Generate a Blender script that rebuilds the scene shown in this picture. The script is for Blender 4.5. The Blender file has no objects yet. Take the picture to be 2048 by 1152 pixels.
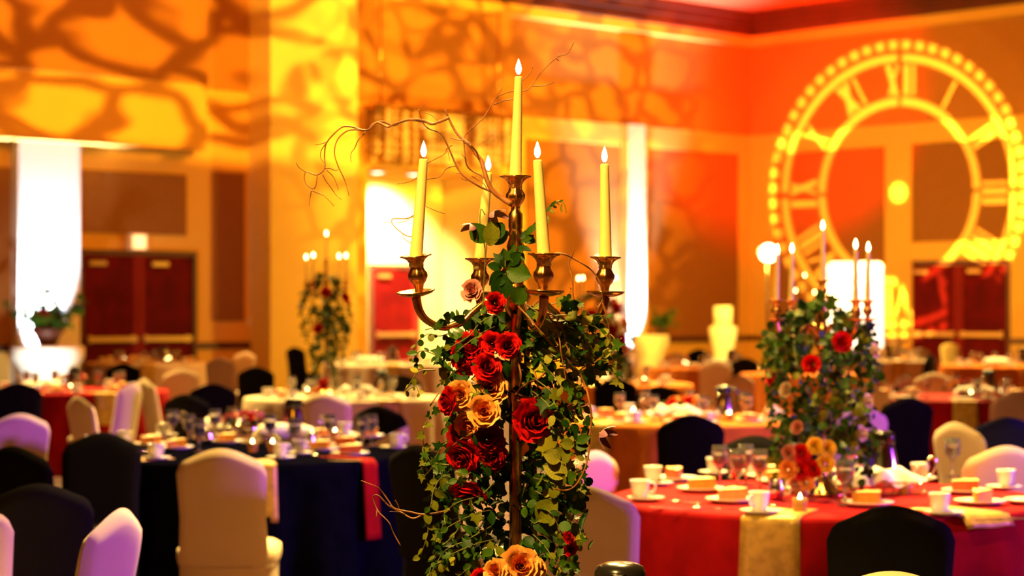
import bpy, math, random
from mathutils import Vector, Matrix, Quaternion

random.seed(7)
sc = bpy.context.scene
C = sc.collection
PI = math.pi
F = 4200.0            # focal length in pixels of the 2048 px wide frame
EYE = 1.55            # lens height
HOR = 620.0           # picture row of the horizon

# ------------------------------------------------------------------ camera
cam = bpy.data.cameras.new('camera')
camo = bpy.data.objects.new('camera', cam); C.objects.link(camo)
camo.location = (0, 0, EYE); camo.rotation_euler = (PI/2, 0, 0)
cam.sensor_width = 36; cam.lens = F/2048*36
cam.shift_y = (HOR-576)/2048
cam.clip_end = 200
cam.dof.use_dof = True; cam.dof.focus_distance = 4.62; cam.dof.aperture_fstop = 4.0
sc.camera = camo
sc.view_settings.view_transform = 'Standard'; sc.view_settings.look = 'None'
sc.view_settings.gamma = 1; sc.view_settings.use_curve_mapping = False
sc.view_settings.exposure = 0.0
sc.cycles.max_bounces = 6; sc.cycles.diffuse_bounces = 3; sc.cycles.glossy_bounces = 3
sc.cycles.transmission_bounces = 4; sc.cycles.transparent_max_bounces = 6
sc.cycles.sample_clamp_indirect = 4.0
sc.cycles.use_denoising = True

# ------------------------------------------------------------------ room frame
CX, CY = 5.73, 50.6                       # far corner where the two walls meet
AX, AY = -0.7293, -0.6842                 # along the left wall, away from the corner
BX, BY = 0.6842, -0.7293                  # along the right wall, away from the corner
def R(a, b, z=0.0): return Vector((CX+a*AX+b*BX, CY+a*AY+b*BY, z))
ROT_A = math.atan2(AY, AX)
def a_of(px, b=0.0):
    t = (px-1024)/F
    return (t*(CY+b*BY)-CX-b*BX)/(AX-t*AY)
def b_of(px, a=0.0):
    t = (px-1024)/F
    return (t*(CY+a*AY)-CX-a*AX)/(BX-t*BY)
def zL(py, px, b=0.0):
    p = R(a_of(px, b), b); return EYE+(HOR-py)*p.y/F
def zR(py, px, a=0.0):
    p = R(a, b_of(px, a)); return EYE+(HOR-py)*p.y/F
def at(px, py, d): return Vector(((px-1024)*d/F, d, EYE+(HOR-py)*d/F))

# ------------------------------------------------------------------ world and lamps
w = bpy.data.worlds.new('world'); sc.world = w; w.use_nodes = True
w.node_tree.nodes['Background'].inputs[0].default_value = (1, 0.45, 0.1, 1)
w.node_tree.nodes['Background'].inputs[1].default_value = 0.02

def spot(name, loc, target, power, col, cone, blend=0.4, size=0.2):
    l = bpy.data.lights.new(name, 'SPOT'); l.energy = power; l.color = col
    l.spot_size = math.radians(cone); l.spot_blend = blend; l.shadow_soft_size = size
    o = bpy.data.objects.new(name, l); C.objects.link(o); o.location = loc
    o.rotation_euler = (Vector(target)-Vector(loc)).to_track_quat('-Z', 'Y').to_euler()
    return o
def point(name, loc, power, col, size=0.3):
    l = bpy.data.lights.new(name, 'POINT'); l.energy = power; l.color = col; l.shadow_soft_size = size
    o = bpy.data.objects.new(name, l); C.objects.link(o); o.location = loc
    return o

class NT:
    """small helper for node maths"""
    def __init__(s, tree): s.t = tree; s.n = tree.nodes; s.l = tree.links
    def node(s, kind, **kw):
        n = s.n.new(kind)
        for k, v in kw.items(): setattr(n, k, v)
        return n
    def put(s, sock, v):
        if isinstance(v, (int, float)): sock.default_value = v
        elif isinstance(v, (tuple, list)): sock.default_value = v
        else: s.l.new(v, sock)
    def m(s, op, a, b=0.0, c=0.0, clamp=False):
        n = s.node('ShaderNodeMath', operation=op, use_clamp=clamp)
        for i, v in enumerate((a, b, c)): s.put(n.inputs[i], v)
        return n.outputs[0]
    def step(s, x, lo, hi):            # smooth 0..1
        n = s.node('ShaderNodeMapRange', interpolation_type='SMOOTHSTEP')
        s.put(n.inputs[0], x); n.inputs[1].default_value = lo; n.inputs[2].default_value = hi
        return n.outputs[0]
def projector_uv(light):
    light.use_nodes = True
    g = NT(light.node_tree)
    tc = g.node('ShaderNodeTexCoord')
    sp = g.node('ShaderNodeSeparateXYZ'); g.l.new(tc.outputs['Normal'], sp.inputs[0])
    z = g.m('ABSOLUTE', sp.outputs[2])
    u = g.m('DIVIDE', sp.outputs[0], z); v = g.m('DIVIDE', sp.outputs[1], z)
    em = [n for n in g.n if n.type == 'EMISSION'][0]
    return g, u, v, em

def gobo_branches(o, scale, seed, lo=0.03, hi=0.16, floor=0.06, stretch=1.0, twist=0.25, vmin=None):
    """breakup slide in the projector: bright cells between dark branches"""
    g, u, v, em = projector_uv(o.data)
    cb = g.node('ShaderNodeCombineXYZ')
    g.put(cb.inputs[0], g.m('MULTIPLY', u, scale/stretch)); g.put(cb.inputs[1], g.m('MULTIPLY', v, scale)); cb.inputs[2].default_value = seed
    nz = g.node('ShaderNodeTexNoise'); nz.inputs['Scale'].default_value = 1.1; nz.inputs['Detail'].default_value = 1
    g.l.new(cb.outputs[0], nz.inputs['Vector'])
    mx = g.node('ShaderNodeVectorMath', operation='MULTIPLY_ADD')
    g.l.new(nz.outputs['Color'], mx.inputs[0]); mx.inputs[1].default_value = (twist*4,)*3; g.l.new(cb.outputs[0], mx.inputs[2])
    vo = g.node('ShaderNodeTexVoronoi', feature='DISTANCE_TO_EDGE'); vo.inputs['Scale'].default_value = 1.0
    g.l.new(mx.outputs[0], vo.inputs['Vector'])
    s_ = g.step(vo.outputs['Distance'], lo, hi)
    s_ = g.m('MULTIPLY_ADD', s_, 1-floor, floor)
    if vmin is not None: s_ = g.m('MULTIPLY', s_, g.step(v, vmin-.012, vmin+.012))      # framing shutter
    g.put(em.inputs['Strength'], s_)

def gobo_clock(o, R1=1.0):
    """clock-face slide: bead ring, two rings, roman numerals, centre dot"""
    g, u, v, em = projector_uv(o.data)
    r = g.m('SQRT', g.m('ADD', g.m('MULTIPLY', u, u), g.m('MULTIPLY', v, v)))
    rr = g.m('DIVIDE', r, R1)
    th = g.m('ARCTAN2', u, v)                                     # 0 at twelve, clockwise
    turn = g.m('ADD', g.m('DIVIDE', th, 2*PI), 1.0)
    def ring(r0, half, soft=0.012): return g.m('SUBTRACT', 1.0, g.step(g.m('ABSOLUTE', g.m('SUBTRACT', rr, r0)), half-soft, half+soft))
    quarter = g.m('ABSOLUTE', g.m('SUBTRACT', g.m('FRACT', g.m('ADD', g.m('MULTIPLY', turn, 4), 0.5)), 0.5))
    bridge = g.step(quarter, 0.008, 0.02)
    out = g.m('MULTIPLY', g.m('MAXIMUM', ring(0.94, 0.026), ring(0.635, 0.028)), bridge)
    bead = g.m('ABSOLUTE', g.m('SUBTRACT', g.m('FRACT', g.m('MULTIPLY', turn, 60)), 0.5))
    bm = g.m('MULTIPLY', g.m('SUBTRACT', 1.0, g.step(bead, 0.24, 0.40)), ring(1.03, 0.03))
    out = g.m('MAXIMUM', out, bm)
    out = g.m('MAXIMUM', out, g.m('SUBTRACT', 1.0, g.step(rr, 0.06, 0.085)))
    t12 = g.m('MULTIPLY', turn, 12)
    idx = g.m('MODULO', g.m('ROUND', t12), 12.0)                   # hour 0..11
    frac = g.m('SUBTRACT', t12, g.m('ROUND', t12))
    ang = g.m('MULTIPLY', frac, 2*PI/12)
    x = g.m('MULTIPLY', rr, g.m('SINE', ang)); y = g.m('SUBTRACT', g.m('MULTIPLY', rr, g.m('COSINE', ang)), 0.785)
    H = 0.108
    inside = g.m('SUBTRACT', 1.0, g.step(g.m('ABSOLUTE', y), H-0.015, H+0.012))
    W = 0.5                                                       # lookup cell: hour + x/W + .5
    def family(strokes, slope, half, rise=0.0):
        pos = g.m('ADD', g.m('ADD', idx, 0.5), g.m('DIVIDE', g.m('ADD', x, g.m('MULTIPLY', y, slope)), W))
        res = None
        for lo in range(0, len(strokes), 14):
            part = strokes[lo:lo+14]
            rp = g.node('ShaderNodeValToRGB'); rp.color_ramp.interpolation = 'LINEAR'
            e = rp.color_ramp.elements
            pts = [(0.0, 0.0)]
            for h, xc in part:
                c0 = (h+0.5+xc/W)/12.0; hw = half/W/12.0
                pts += [(c0-hw*1.15, 0), (c0-hw*0.45, 1), (c0+hw*0.45, 1), (c0+hw*1.15, 0)] if len(part) <= 7 else [(c0-hw*0.8, 1), (c0+hw*0.8, 0)]
            if len(part) > 7: rp.color_ramp.interpolation = 'CONSTANT'
            e[0].position = 0; e[0].color = (0, 0, 0, 1)
            e[1].position = pts[1][0]; e[1].color = (pts[1][1],)*3+(1,)
            for p, vv in pts[2:]:
                q = e.new(min(1, max(0, p))); q.color = (vv,)*3+(1,)
            g.put(rp.inputs[0], g.m('DIVIDE', pos, 12.0))
            res = rp.outputs[0] if res is None else g.m('MAXIMUM', res, rp.outputs[0])
        return res
    s = 0.062
    upright = [(0, s*0.7), (0, s*1.7), (1, 0), (2, -s/2), (2, s/2), (3, -s), (3, 0), (3, s), (4, -1.5*s), (4, -.5*s), (4, .5*s), (4, 1.5*s),
               (6, s*1.1), (7, s*.6), (7, s*1.6), (8, s*.2), (8, s*1.2), (8, s*2.2), (9, -s*1.2), (11, s*1.1)]
    cross = {0: -s*1.1, 9: s*.6, 10: 0.0, 11: -s*.7}
    vee = {5: 0.0, 6: -s*.7, 7: -s*1.1, 8: -s*1.6}
    back = [(h, c) for h, c in sorted(cross.items())] + [(h, c-0.03) for h, c in vee.items()]
    fwd = [(h, c) for h, c in sorted(cross.items())] + [(h, c+0.03) for h, c in vee.items()]
    back.sort(); fwd.sort()
    nums = g.m('MAXIMUM', g.m('MAXIMUM', family(upright[:10], 0, .021), family(upright[10:], 0, .021)), g.m('MAXIMUM', family(back, 0.33, .026), family(fwd, -0.33, .018)))
    out = g.m('MAXIMUM', out, g.m('MULTIPLY', nums, inside))
    g.put(em.inputs['Strength'], g.m('MULTIPLY_ADD', out, 1.0, 0.012))

# breakup projectors that throw the branch pattern over the long wall
o = spot('gobo_projector', R(19, 15, 6.6), R(15.5, 0, 6.3), 19000, (1, .46, .03), 62, .6, .05); gobo_branches(o, 13, 5.7, stretch=2.0, floor=.02, lo=.04, hi=.17, vmin=-.125)
o = spot('gobo_projector', R(7.5, 15, 5.5), R(8.0, 0, 5.4), 19000, (1, .46, .025), 52, .6, .05); gobo_branches(o, 17, 8.1, stretch=1.25, floor=.02, lo=.05, hi=.2)
# clock projector
o = spot('clock_projector', R(19, 10.5, 3.0), R(0, b_of(1800), zR(385, 1800)), 125000, (1, .68, .10), 24, .05, .02); gobo_clock(o, 0.160)
# added amber spots overhead, no fixtures built, to light the tables
for (a, b) in ((12, 9), (20, 9), (12, 17), (20, 17), (28, 13), (28, 21), (31, 26)):
    p = R(a, b, 8.3); spot('overhead_fill', p, (p.x*.9, p.y-5, 0), 10500, (1, .62, .16), 84, .6, .25)
# added amber fill from behind the camera, for the chair backs
spot('front_fill', (-4, -4, 7.5), (0, 13, .8), 420, (1, .34, .01), 60, .7, .3)
# red wash in the far corner, amber wash along the walls
spot('red_wash', R(5, 6, 3.0), R(0, 0.6, 7.4), 9000, (1, .006, .0), 70, .8, .2)
spot('amber_wash', R(9, 16, 8.0), R(5, 0, 3.5), 2200, (1, .24, .006), 80, .8, .3)
spot('amber_wash', R(22, 14, 8.0), R(17, 0, 3.5), 3800, (1, .27, .006), 80, .8, .3)
spot('amber_wash', R(14, 8, 8.0), R(0, 5, 2.8), 1500, (1, .20, .003), 70, .8, .3)
# blue-violet side wash from the far end of the dance floor
spot('violet_wash', (15, 8.5, 2.6), (0, 11, .9), 9500, (.44, .07, 1), 46, .7, .3)
# added unseen key spots brightening the red table candelabrum and the centrepiece
spot('table_key', (-1.5, 2.0, 6.5), (1.33, 8.9, 1.35), 2600, (1, .60, .15), 17, .5, .12)
spot('table_key', (-1.7, 1.3, 5.3), (0.03, 4.67, 1.45), 3400, (1, .62, .15), 20, .5, .12)

# ------------------------------------------------------------------ materials
MATS = {}
def mat(name, col, rough=.6, metal=0.0, var=0.0, vscale=8.0, spec=.4, emit=None, estr=0.0, trans=0.0, sub=None, bump=0.0, col2=None, sheen=0.0):
    if name in MATS: return MATS[name]
    m = bpy.data.materials.new(name); m.use_nodes = True; MATS[name] = m
    g = NT(m.node_tree); b = g.n['Principled BSDF']
    b.inputs['Base Color'].default_value = (*col, 1); b.inputs['Roughness'].default_value = rough
    b.inputs['Metallic'].default_value = metal; b.inputs['Specular IOR Level'].default_value = spec
    if trans: b.inputs['Transmission Weight'].default_value = trans
    if sheen: b.inputs['Sheen Weight'].default_value = sheen
    if emit: b.inputs['Emission Color'].default_value = (*emit, 1); b.inputs['Emission Strength'].default_value = estr
    if sub: b.inputs['Subsurface Weight'].default_value = sub[0]; b.inputs['Subsurface Radius'].default_value = sub[1]; b.inputs['Subsurface Scale'].default_value = sub[2]
    if var or bump:
        tc = g.node('ShaderNodeTexCoord'); nz = g.node('ShaderNodeTexNoise')
        nz.inputs['Scale'].default_value = vscale; nz.inputs['Detail'].default_value = 3
        g.l.new(tc.outputs['Object'], nz.inputs['Vector'])
        if var:
            mx = g.node('ShaderNodeMix', data_type='RGBA'); c2 = col2 or tuple(max(0, c*(1-var)) for c in col)
            mx.inputs[6].default_value = (*col, 1); mx.inputs[7].default_value = (*c2, 1)
            g.l.new(g.step(nz.outputs['Fac'], .35, .65), mx.inputs[0]); g.l.new(mx.outputs[2], b.inputs['Base Color'])
        if bump:
            bp = g.node('ShaderNodeBump'); bp.inputs['Strength'].default_value = bump; bp.inputs['Distance'].default_value = .01
            g.l.new(nz.outputs['Fac'], bp.inputs['Height']); g.l.new(bp.outputs[0], b.inputs['Normal'])
    return m
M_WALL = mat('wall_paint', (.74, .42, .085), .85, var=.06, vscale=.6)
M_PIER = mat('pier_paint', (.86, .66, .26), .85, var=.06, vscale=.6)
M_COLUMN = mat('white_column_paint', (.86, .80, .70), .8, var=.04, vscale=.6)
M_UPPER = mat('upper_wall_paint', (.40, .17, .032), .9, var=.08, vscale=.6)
M_PANEL = mat('acoustic_fabric', (.27, .105, .018), .95, var=.15, vscale=30)
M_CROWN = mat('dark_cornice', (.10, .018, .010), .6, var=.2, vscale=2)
M_CEIL = mat('ceiling_paint', (.45, .11, .04), .9, var=.05)
M_RAIL = mat('rail_wood', (.09, .025, .015), .5, var=.2, vscale=4)
M_DOOR = mat('mahogany', (.11, .002, .002), .6, spec=.05, var=.3, vscale=3)
M_BRASS = mat('door_brass', (.8, .5, .2), .35, .9)
M_CARPET = mat('carpet', (.10, .035, .03), .95, var=.6, vscale=2.2, col2=(.03, .015, .02))
M_WHITE = mat('white_spandex', (.84, .69, .46), .75, var=.05, vscale=5, sheen=.1)
M_BLACK = mat('black_spandex', (.0035, .003, .0035), .85, var=.3, vscale=6, spec=.12)
M_NAVY = mat('navy_satin', (.003, .003, .010), .95, spec=.0, var=.3, vscale=9)
M_RED = mat('red_satin', (.36, .004, .008), .9, spec=.08, var=.25, vscale=7)
M_COPPER = mat('copper_satin', (.75, .22, .03), .9, spec=.08, var=.2, vscale=7)
M_IVORY = mat('ivory_satin', (.8, .66, .48), .9, spec=.08, var=.1, vscale=7)
M_GOLD = mat('gold_satin', (.62, .38, .07), .4, .15, var=.3, vscale=24)
M_CHINA = mat('white_china', (.86, .82, .74), .15, spec=.5)
M_NAPKIN = mat('white_linen', (.88, .83, .74), .8, var=.05)
M_STEEL = mat('polished_steel', (.75, .68, .6), .14, 1)
M_LID = mat('black_plastic', (.012, .010, .009), .22)
M_BRONZE = mat('old_brass', (.85, .42, .12), .25, 1, var=.5, vscale=40)
M_CAKE = mat('orange_cake', (.78, .28, .03), .7, var=.25, vscale=40)
M_CAKE2 = mat('red_velvet_cake', (.62, .10, .02), .7, var=.25, vscale=40)
M_CREAM = mat('cream_icing', (.85, .52, .16), .5)
M_GLASS = mat('clear_glass', (.95, .95, .95), .03, trans=.95, spec=.5)
M_WAX = mat('candle_wax', (.85, .68, .22), .45, sub=(.15, (.02, .012, .004), 1.0), var=.06, vscale=30)
M_WICK = mat('burnt_wick', (.02, .012, .01), .9)
M_FLAME = mat('flame', (1, .8, .4), .5, emit=(1, .78, .28), estr=26)
M_TWIG = mat('willow_bark', (.32, .105, .022), .6, var=.5, vscale=30)
M_STEM = mat('green_stem', (.17, .16, .03), .6, var=.4, vscale=20)
M_LEAF = [mat('leaf_dark', (.012, .050, .003), .5, var=.5, vscale=30, spec=.15), mat('leaf_mid', (.042, .105, .004), .5, var=.5, vscale=30, spec=.15),
          mat('leaf_olive', (.14, .15, .006), .5, var=.4, vscale=25, spec=.15), mat('leaf_lime', (.36, .33, .02), .5, var=.3, vscale=25, spec=.15),
          mat('leaf_variegated', (.06, .10, .006), .5, var=1, vscale=45, col2=(.40, .34, .05), spec=.15)]
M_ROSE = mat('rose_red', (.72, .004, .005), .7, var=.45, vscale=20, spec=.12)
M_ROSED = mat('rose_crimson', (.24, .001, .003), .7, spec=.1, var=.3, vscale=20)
M_ROSEY = mat('rose_peach', (.85, .46, .10), .5, var=.5, vscale=26, col2=(.85, .26, .05))
M_ROSEL = mat('rose_yellow', (.85, .58, .05), .6, var=.3, vscale=26, col2=(.85, .48, .03))
M_ROSEP = mat('rose_pink', (.75, .28, .24), .5, var=.4, vscale=20)
M_CLEM = mat('clematis_petal', (.20, .035, .10), .5, var=.6, vscale=50, col2=(.55, .28, .36))
M_ALBIN = mat('ivory_petal', (.8, .62, .42), .5, var=.2)
def lampm(name, col, s):
    return mat(name, col, .5, emit=col, estr=s)

# ------------------------------------------------------------------ mesh helpers
class MB:
    def __init__(s): s.v = []; s.f = []; s.xf = None
    def add(s, vs, fs, xf=None):
        n = len(s.v)
        s.v += [tuple(xf @ Vector(p)) if xf else tuple(p) for p in vs]
        s.f += [tuple(i+n for i in f) for f in fs]; return s
    def box(s, x0, x1, y0, y1, z0, z1, xf=None):
        return s.add([(x, y, z) for x in (x0, x1) for y in (y0, y1) for z in (z0, z1)],
                     [(0, 1, 3, 2), (4, 6, 7, 5), (0, 4, 5, 1), (2, 3, 7, 6), (0, 2, 6, 4), (1, 5, 7, 3)], xf)
    def rbox(s, a0, a1, b0, b1, z0, z1):           # box in the room frame
        return s.add([R(a, b, z) for a in (a0, a1) for b in (b0, b1) for z in (z0, z1)],
                     [(0, 1, 3, 2), (4, 6, 7, 5), (0, 4, 5, 1), (2, 3, 7, 6), (0, 2, 6, 4), (1, 5, 7, 3)])
    def lathe(s, prof, seg=24, xf=None, wob=None):
        vs = []; fs = []
        for r, z in prof:
            for k in range(seg):
                t = 2*PI*k/seg; q = r*(1+wob(t, z)) if wob else r
                vs.append((q*math.cos(t), q*math.sin(t), z))
        for i in range(len(prof)-1):
            for k in range(seg):
                a = i*seg+k; b = i*seg+(k+1) % seg
                fs.append((a, b, b+seg, a+seg))
        if prof[0][0] > 1e-6: fs.append(tuple(range(seg))[::-1])
        if prof[-1][0] > 1e-6: fs.append(tuple((len(prof)-1)*seg+k for k in range(seg)))
        return s.add(vs, fs, xf)
    def tube(s, pts, rad, seg=6, xf=None):
        pts = [Vector(p) for p in pts]; n = len(pts)
        if not hasattr(rad, '__len__'): rad = [rad]*n
        vs = []; fs = []; up = Vector((.3, .9, .2)).normalized()
        for i in range(n):
            t = (pts[min(i+1, n-1)]-pts[max(i-1, 0)])
            t = t.normalized() if t.length > 1e-9 else Vector((0, 0, 1))
            side = t.cross(up)
            if side.length < 1e-3: side = t.cross(Vector((1, 0, 0)))
            side.normalize(); up2 = side.cross(t).normalized(); up = up2
            for k in range(seg):
                a = 2*PI*k/seg; vs.append(pts[i]+(side*math.cos(a)+up2*math.sin(a))*rad[i])
        for i in range(n-1):
            for k in range(seg):
                a = i*seg+k; b = i*seg+(k+1) % seg
                fs.append((a, b, b+seg, a+seg))
        fs.append(tuple(range(seg))[::-1]); fs.append(tuple((n-1)*seg+k for k in range(seg)))
        return s.add(vs, fs, xf)
    def grid(s, fn, nu, nv, xf=None):
        vs = [fn(i/nu, j/nv) for j in range(nv+1) for i in range(nu+1)]
        fs = [(j*(nu+1)+i, j*(nu+1)+i+1, (j+1)*(nu+1)+i+1, (j+1)*(nu+1)+i) for j in range(nv) for i in range(nu)]
        return s.add(vs, fs, xf)
    def mesh(s, name, smooth=True):
        m = bpy.data.meshes.new(name); m.from_pydata([tuple(v) for v in s.v], [], s.f); m.update()
        if smooth: m.polygons.foreach_set('use_smooth', [True]*len(m.polygons))
        return m
def link(name, data, parent=None, material=None):
    o = bpy.data.objects.new(name, data); C.objects.link(o)
    if parent: o.parent = parent
    if material and data is not None and not data.materials: data.materials.append(material)
    return o
def obj(name, mb, material, parent=None, smooth=True):
    me = mb.mesh(name, smooth) if isinstance(mb, MB) else mb
    return link(name, me, parent, material)
def tag(o, label, cat=None, group=None, kind=None):
    o['label'] = label
    if cat: o['category'] = cat
    if group: o['group'] = group
    if kind: o['kind'] = kind
    return o
def thing(name, label, cat, loc=(0, 0, 0), rz=0.0, group=None):
    o = bpy.data.objects.new(name, None); C.objects.link(o); o.location = loc; o.rotation_euler = (0, 0, rz)
    o.empty_display_size = .05
    return tag(o, label, cat, group)
def struct(name, mb, material, label=None, parent=None, smooth=False):
    o = obj(name, mb, material, parent, smooth)
    if not parent: o['kind'] = 'structure'
    if label: o['label'] = label
    return o
def smooth_path(P, n=4):
    P = [Vector(p) for p in P]; out = []
    for i in range(len(P)-1):
        p0 = P[max(i-1, 0)]; p1 = P[i]; p2 = P[i+1]; p3 = P[min(i+2, len(P)-1)]
        for k in range(n):
            t = k/n
            out.append(.5*((2*p1)+(p2-p0)*t+(2*p0-5*p1+4*p2-p3)*t*t+(3*p1-p0-3*p2+p3)*t**3))
    out.append(P[-1]); return out
# ------------------------------------------------------------------ the room
AMAX, BMAX, ZC = 47.0, 42.0, 8.62
struct('floor', MB().rbox(-.4, AMAX, -.4, BMAX, -.1, 0), M_CARPET, 'dark patterned ballroom carpet')
struct('ceiling', MB().rbox(-.4, AMAX, -.4, BMAX, ZC, ZC+.1), M_CEIL, 'plain ballroom ceiling')
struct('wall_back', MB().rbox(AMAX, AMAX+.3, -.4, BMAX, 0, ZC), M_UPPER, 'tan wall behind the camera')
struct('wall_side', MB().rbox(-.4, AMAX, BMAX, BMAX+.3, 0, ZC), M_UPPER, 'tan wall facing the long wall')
# long wall with an entrance alcove
aL, aR_ = a_of(735), a_of(1022)
ALC = 4.45
wl = MB().rbox(aL, AMAX, -.3, 0, 0, ZC).rbox(-.3, aR_, -.3, 0, 0, ZC).rbox(aR_, aL, -.3, 0, ALC, ZC)
struct('wall_left', wl, M_WALL, 'long cream wall patterned with projected branches')
struct('wall_right', MB().rbox(-.3, 0, 0, BMAX, 0, ZC), M_WALL, 'cream wall carrying the projected clock')
# darker paint above the picture band
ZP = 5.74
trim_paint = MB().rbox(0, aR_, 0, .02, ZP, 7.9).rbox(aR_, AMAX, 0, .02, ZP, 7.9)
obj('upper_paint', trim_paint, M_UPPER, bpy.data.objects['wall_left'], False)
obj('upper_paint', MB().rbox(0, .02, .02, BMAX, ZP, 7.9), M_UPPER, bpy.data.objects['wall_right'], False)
# alcove shell
al = MB().rbox(aR_-.2, aR_, -2.2, -.3, 0, ALC).rbox(aL, aL+.2, -2.2, -.3, 0, ALC).rbox(aR_-.2, aL+.2, -2.4, -2.2, 0, ALC)
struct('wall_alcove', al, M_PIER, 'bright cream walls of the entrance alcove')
struct('ceiling_alcove', MB().rbox(aR_-.2, aL+.2, -2.4, -.3, ALC, ALC+.15), M_WALL, 'lowered ceiling of the entrance alcove')
for (a, b) in ((aL-1.0, -.9), (aL-2.0, -.9)):
    p = R(a, b, ALC-.02)
    t = thing('recessed_downlight', 'lit recessed downlight in the alcove ceiling beneath the crystal fixture' if a > aL-1.5 else 'second recessed downlight in the alcove ceiling, nearer the far corner', 'downlight', p)
    t.rotation_euler = (0, 0, ROT_A)
    obj('trim_ring', MB().lathe([(.16, 0), (.20, 0), (.20, -.025), (.16, -.025), (.16, 0)], 24), M_WHITE, t)
    obj('lens', MB().lathe([(0, -.012), (.16, -.012), (.16, -.004), (0, -.004)], 24), lampm('downlight_lens', (1, .92, .7), 14), t)
    spot('alcove_downlight', p+Vector((0, 0, -.06)), R(a, -2.2, 2.4), 2600, (1, .82, .42), 110, .5, .1)

# cornice: lit ledge, dark stepped crown
n = 0
def trim(mb, m, label):
    global n
    n += 1
    return struct('trim_%d' % n, mb, m, label)
Z0 = 7.86
trim(MB().rbox(0, AMAX, 0, .28, Z0, Z0+.22).rbox(0, .28, .28, BMAX, Z0, Z0+.22), M_WALL, 'pale ledge under the crown moulding')
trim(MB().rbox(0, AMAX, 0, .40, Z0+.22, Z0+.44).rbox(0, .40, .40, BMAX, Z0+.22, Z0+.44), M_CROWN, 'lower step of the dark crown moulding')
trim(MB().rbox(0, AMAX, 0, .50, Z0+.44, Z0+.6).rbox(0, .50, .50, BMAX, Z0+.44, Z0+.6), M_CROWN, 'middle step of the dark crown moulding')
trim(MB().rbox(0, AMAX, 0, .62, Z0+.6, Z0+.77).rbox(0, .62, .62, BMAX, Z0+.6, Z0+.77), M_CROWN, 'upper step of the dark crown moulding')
# overhanging bulkhead over the doors
OV = .6; ZOV = 4.52
bk = trim(MB().rbox(a_of(414, OV), AMAX, 0, OV, ZOV, Z0), M_WALL, 'overhanging bulkhead above the double doors')
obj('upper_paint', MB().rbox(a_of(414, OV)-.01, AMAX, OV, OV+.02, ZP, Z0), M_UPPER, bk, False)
PB = .7
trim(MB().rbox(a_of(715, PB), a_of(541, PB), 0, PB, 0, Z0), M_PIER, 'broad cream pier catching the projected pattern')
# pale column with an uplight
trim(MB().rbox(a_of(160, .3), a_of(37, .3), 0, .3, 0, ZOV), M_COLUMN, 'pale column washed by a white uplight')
# horizontal band and pilasters toward the corner
ZB0, ZB1 = 5.28, 5.74
trim(MB().rbox(0, aR_, 0, .1, ZB0, ZB1), M_WALL, 'horizontal cream band on the long wall')
trim(MB().rbox(0, .1, .1, BMAX, ZB0, ZB1), M_WALL, 'horizontal cream band on the clock wall')
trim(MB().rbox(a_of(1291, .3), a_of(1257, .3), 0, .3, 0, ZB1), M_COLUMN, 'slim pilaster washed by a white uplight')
trim(MB().rbox(0, a_of(1480, .1), 0, .1, 0, ZB0), M_WALL, 'corner stile of the long wall')
trim(MB().rbox(0, .1, .1, b_of(1548, .1), 0, ZB0), M_WALL, 'corner stile of the clock wall')
trim(MB().rbox(0, .1, b_of(1771, .1), b_of(1823, .1), 0, ZB0), M_WALL, 'vertical stile of the clock wall beside the doors')
trim(MB().rbox(0, .1, b_of(2021, .1), b_of(2021, .1)+1.2, 0, ZB0), M_WALL, 'vertical stile beyond the doors of the clock wall')
DT = 2.66
trim(MB().rbox(0, .1, b_of(1823, .1), b_of(2021, .1), DT, zR(484, 1900)), M_WALL, 'cream rail above the mahogany doors of the clock wall')
# acoustic panels: parts of the walls
def wall_panel(parent, a0, a1, b0, b1, z0, z1):
    obj('panel', MB().rbox(a0, a1, b0, b1, z0, z1), M_PANEL, bpy.data.objects[parent], False)
wall_panel('wall_left', a_of(370), a_of(165), 0, .05, zL(468, 270), zL(345, 270))
wall_panel('wall_left', a_of(486), a_of(425), 0, .05, zL(641, 455), zL(345, 455))
wall_panel('wall_left', a_of(30), AMAX-8, 0, .05, .95, zL(335, 15))
wall_panel('wall_left', a_of(1250), a_of(1050), 0, .04, .95, ZB0-.03)
wall_panel('wall_left', a_of(1478), a_of(1295), 0, .04, .95, ZB0-.03)
wall_panel('wall_right', 0, .04, b_of(1550), b_of(1769), .95, ZB0-.03)
wall_panel('wall_right', 0, .04, b_of(1825), b_of(2019), zR(484, 1900)+.02, ZB0-.03)
wall_panel('wall_right', 0, .04, b_of(2021)+1.3, b_of(2021)+4, .95, ZB0-.03)
# chair rail
def rail(label, a0, a1, b0, b1): trim(MB().rbox(a0, a1, b0, b1, .82, .94), M_RAIL, label)
rail('dark chair rail between the double doors and the pier', a_of(539), a_of(384), 0, .06)
rail('dark chair rail beyond the pale column', a_of(33), AMAX, 0, .06)
rail('dark chair rail on the long wall near the corner', .1, aR_, 0, .12)
rail('dark chair rail on the clock wall near the corner', 0, .12, .12, b_of(1822))
rail('dark chair rail on the clock wall beyond the doors', 0, .14, b_of(2023), BMAX)

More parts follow.
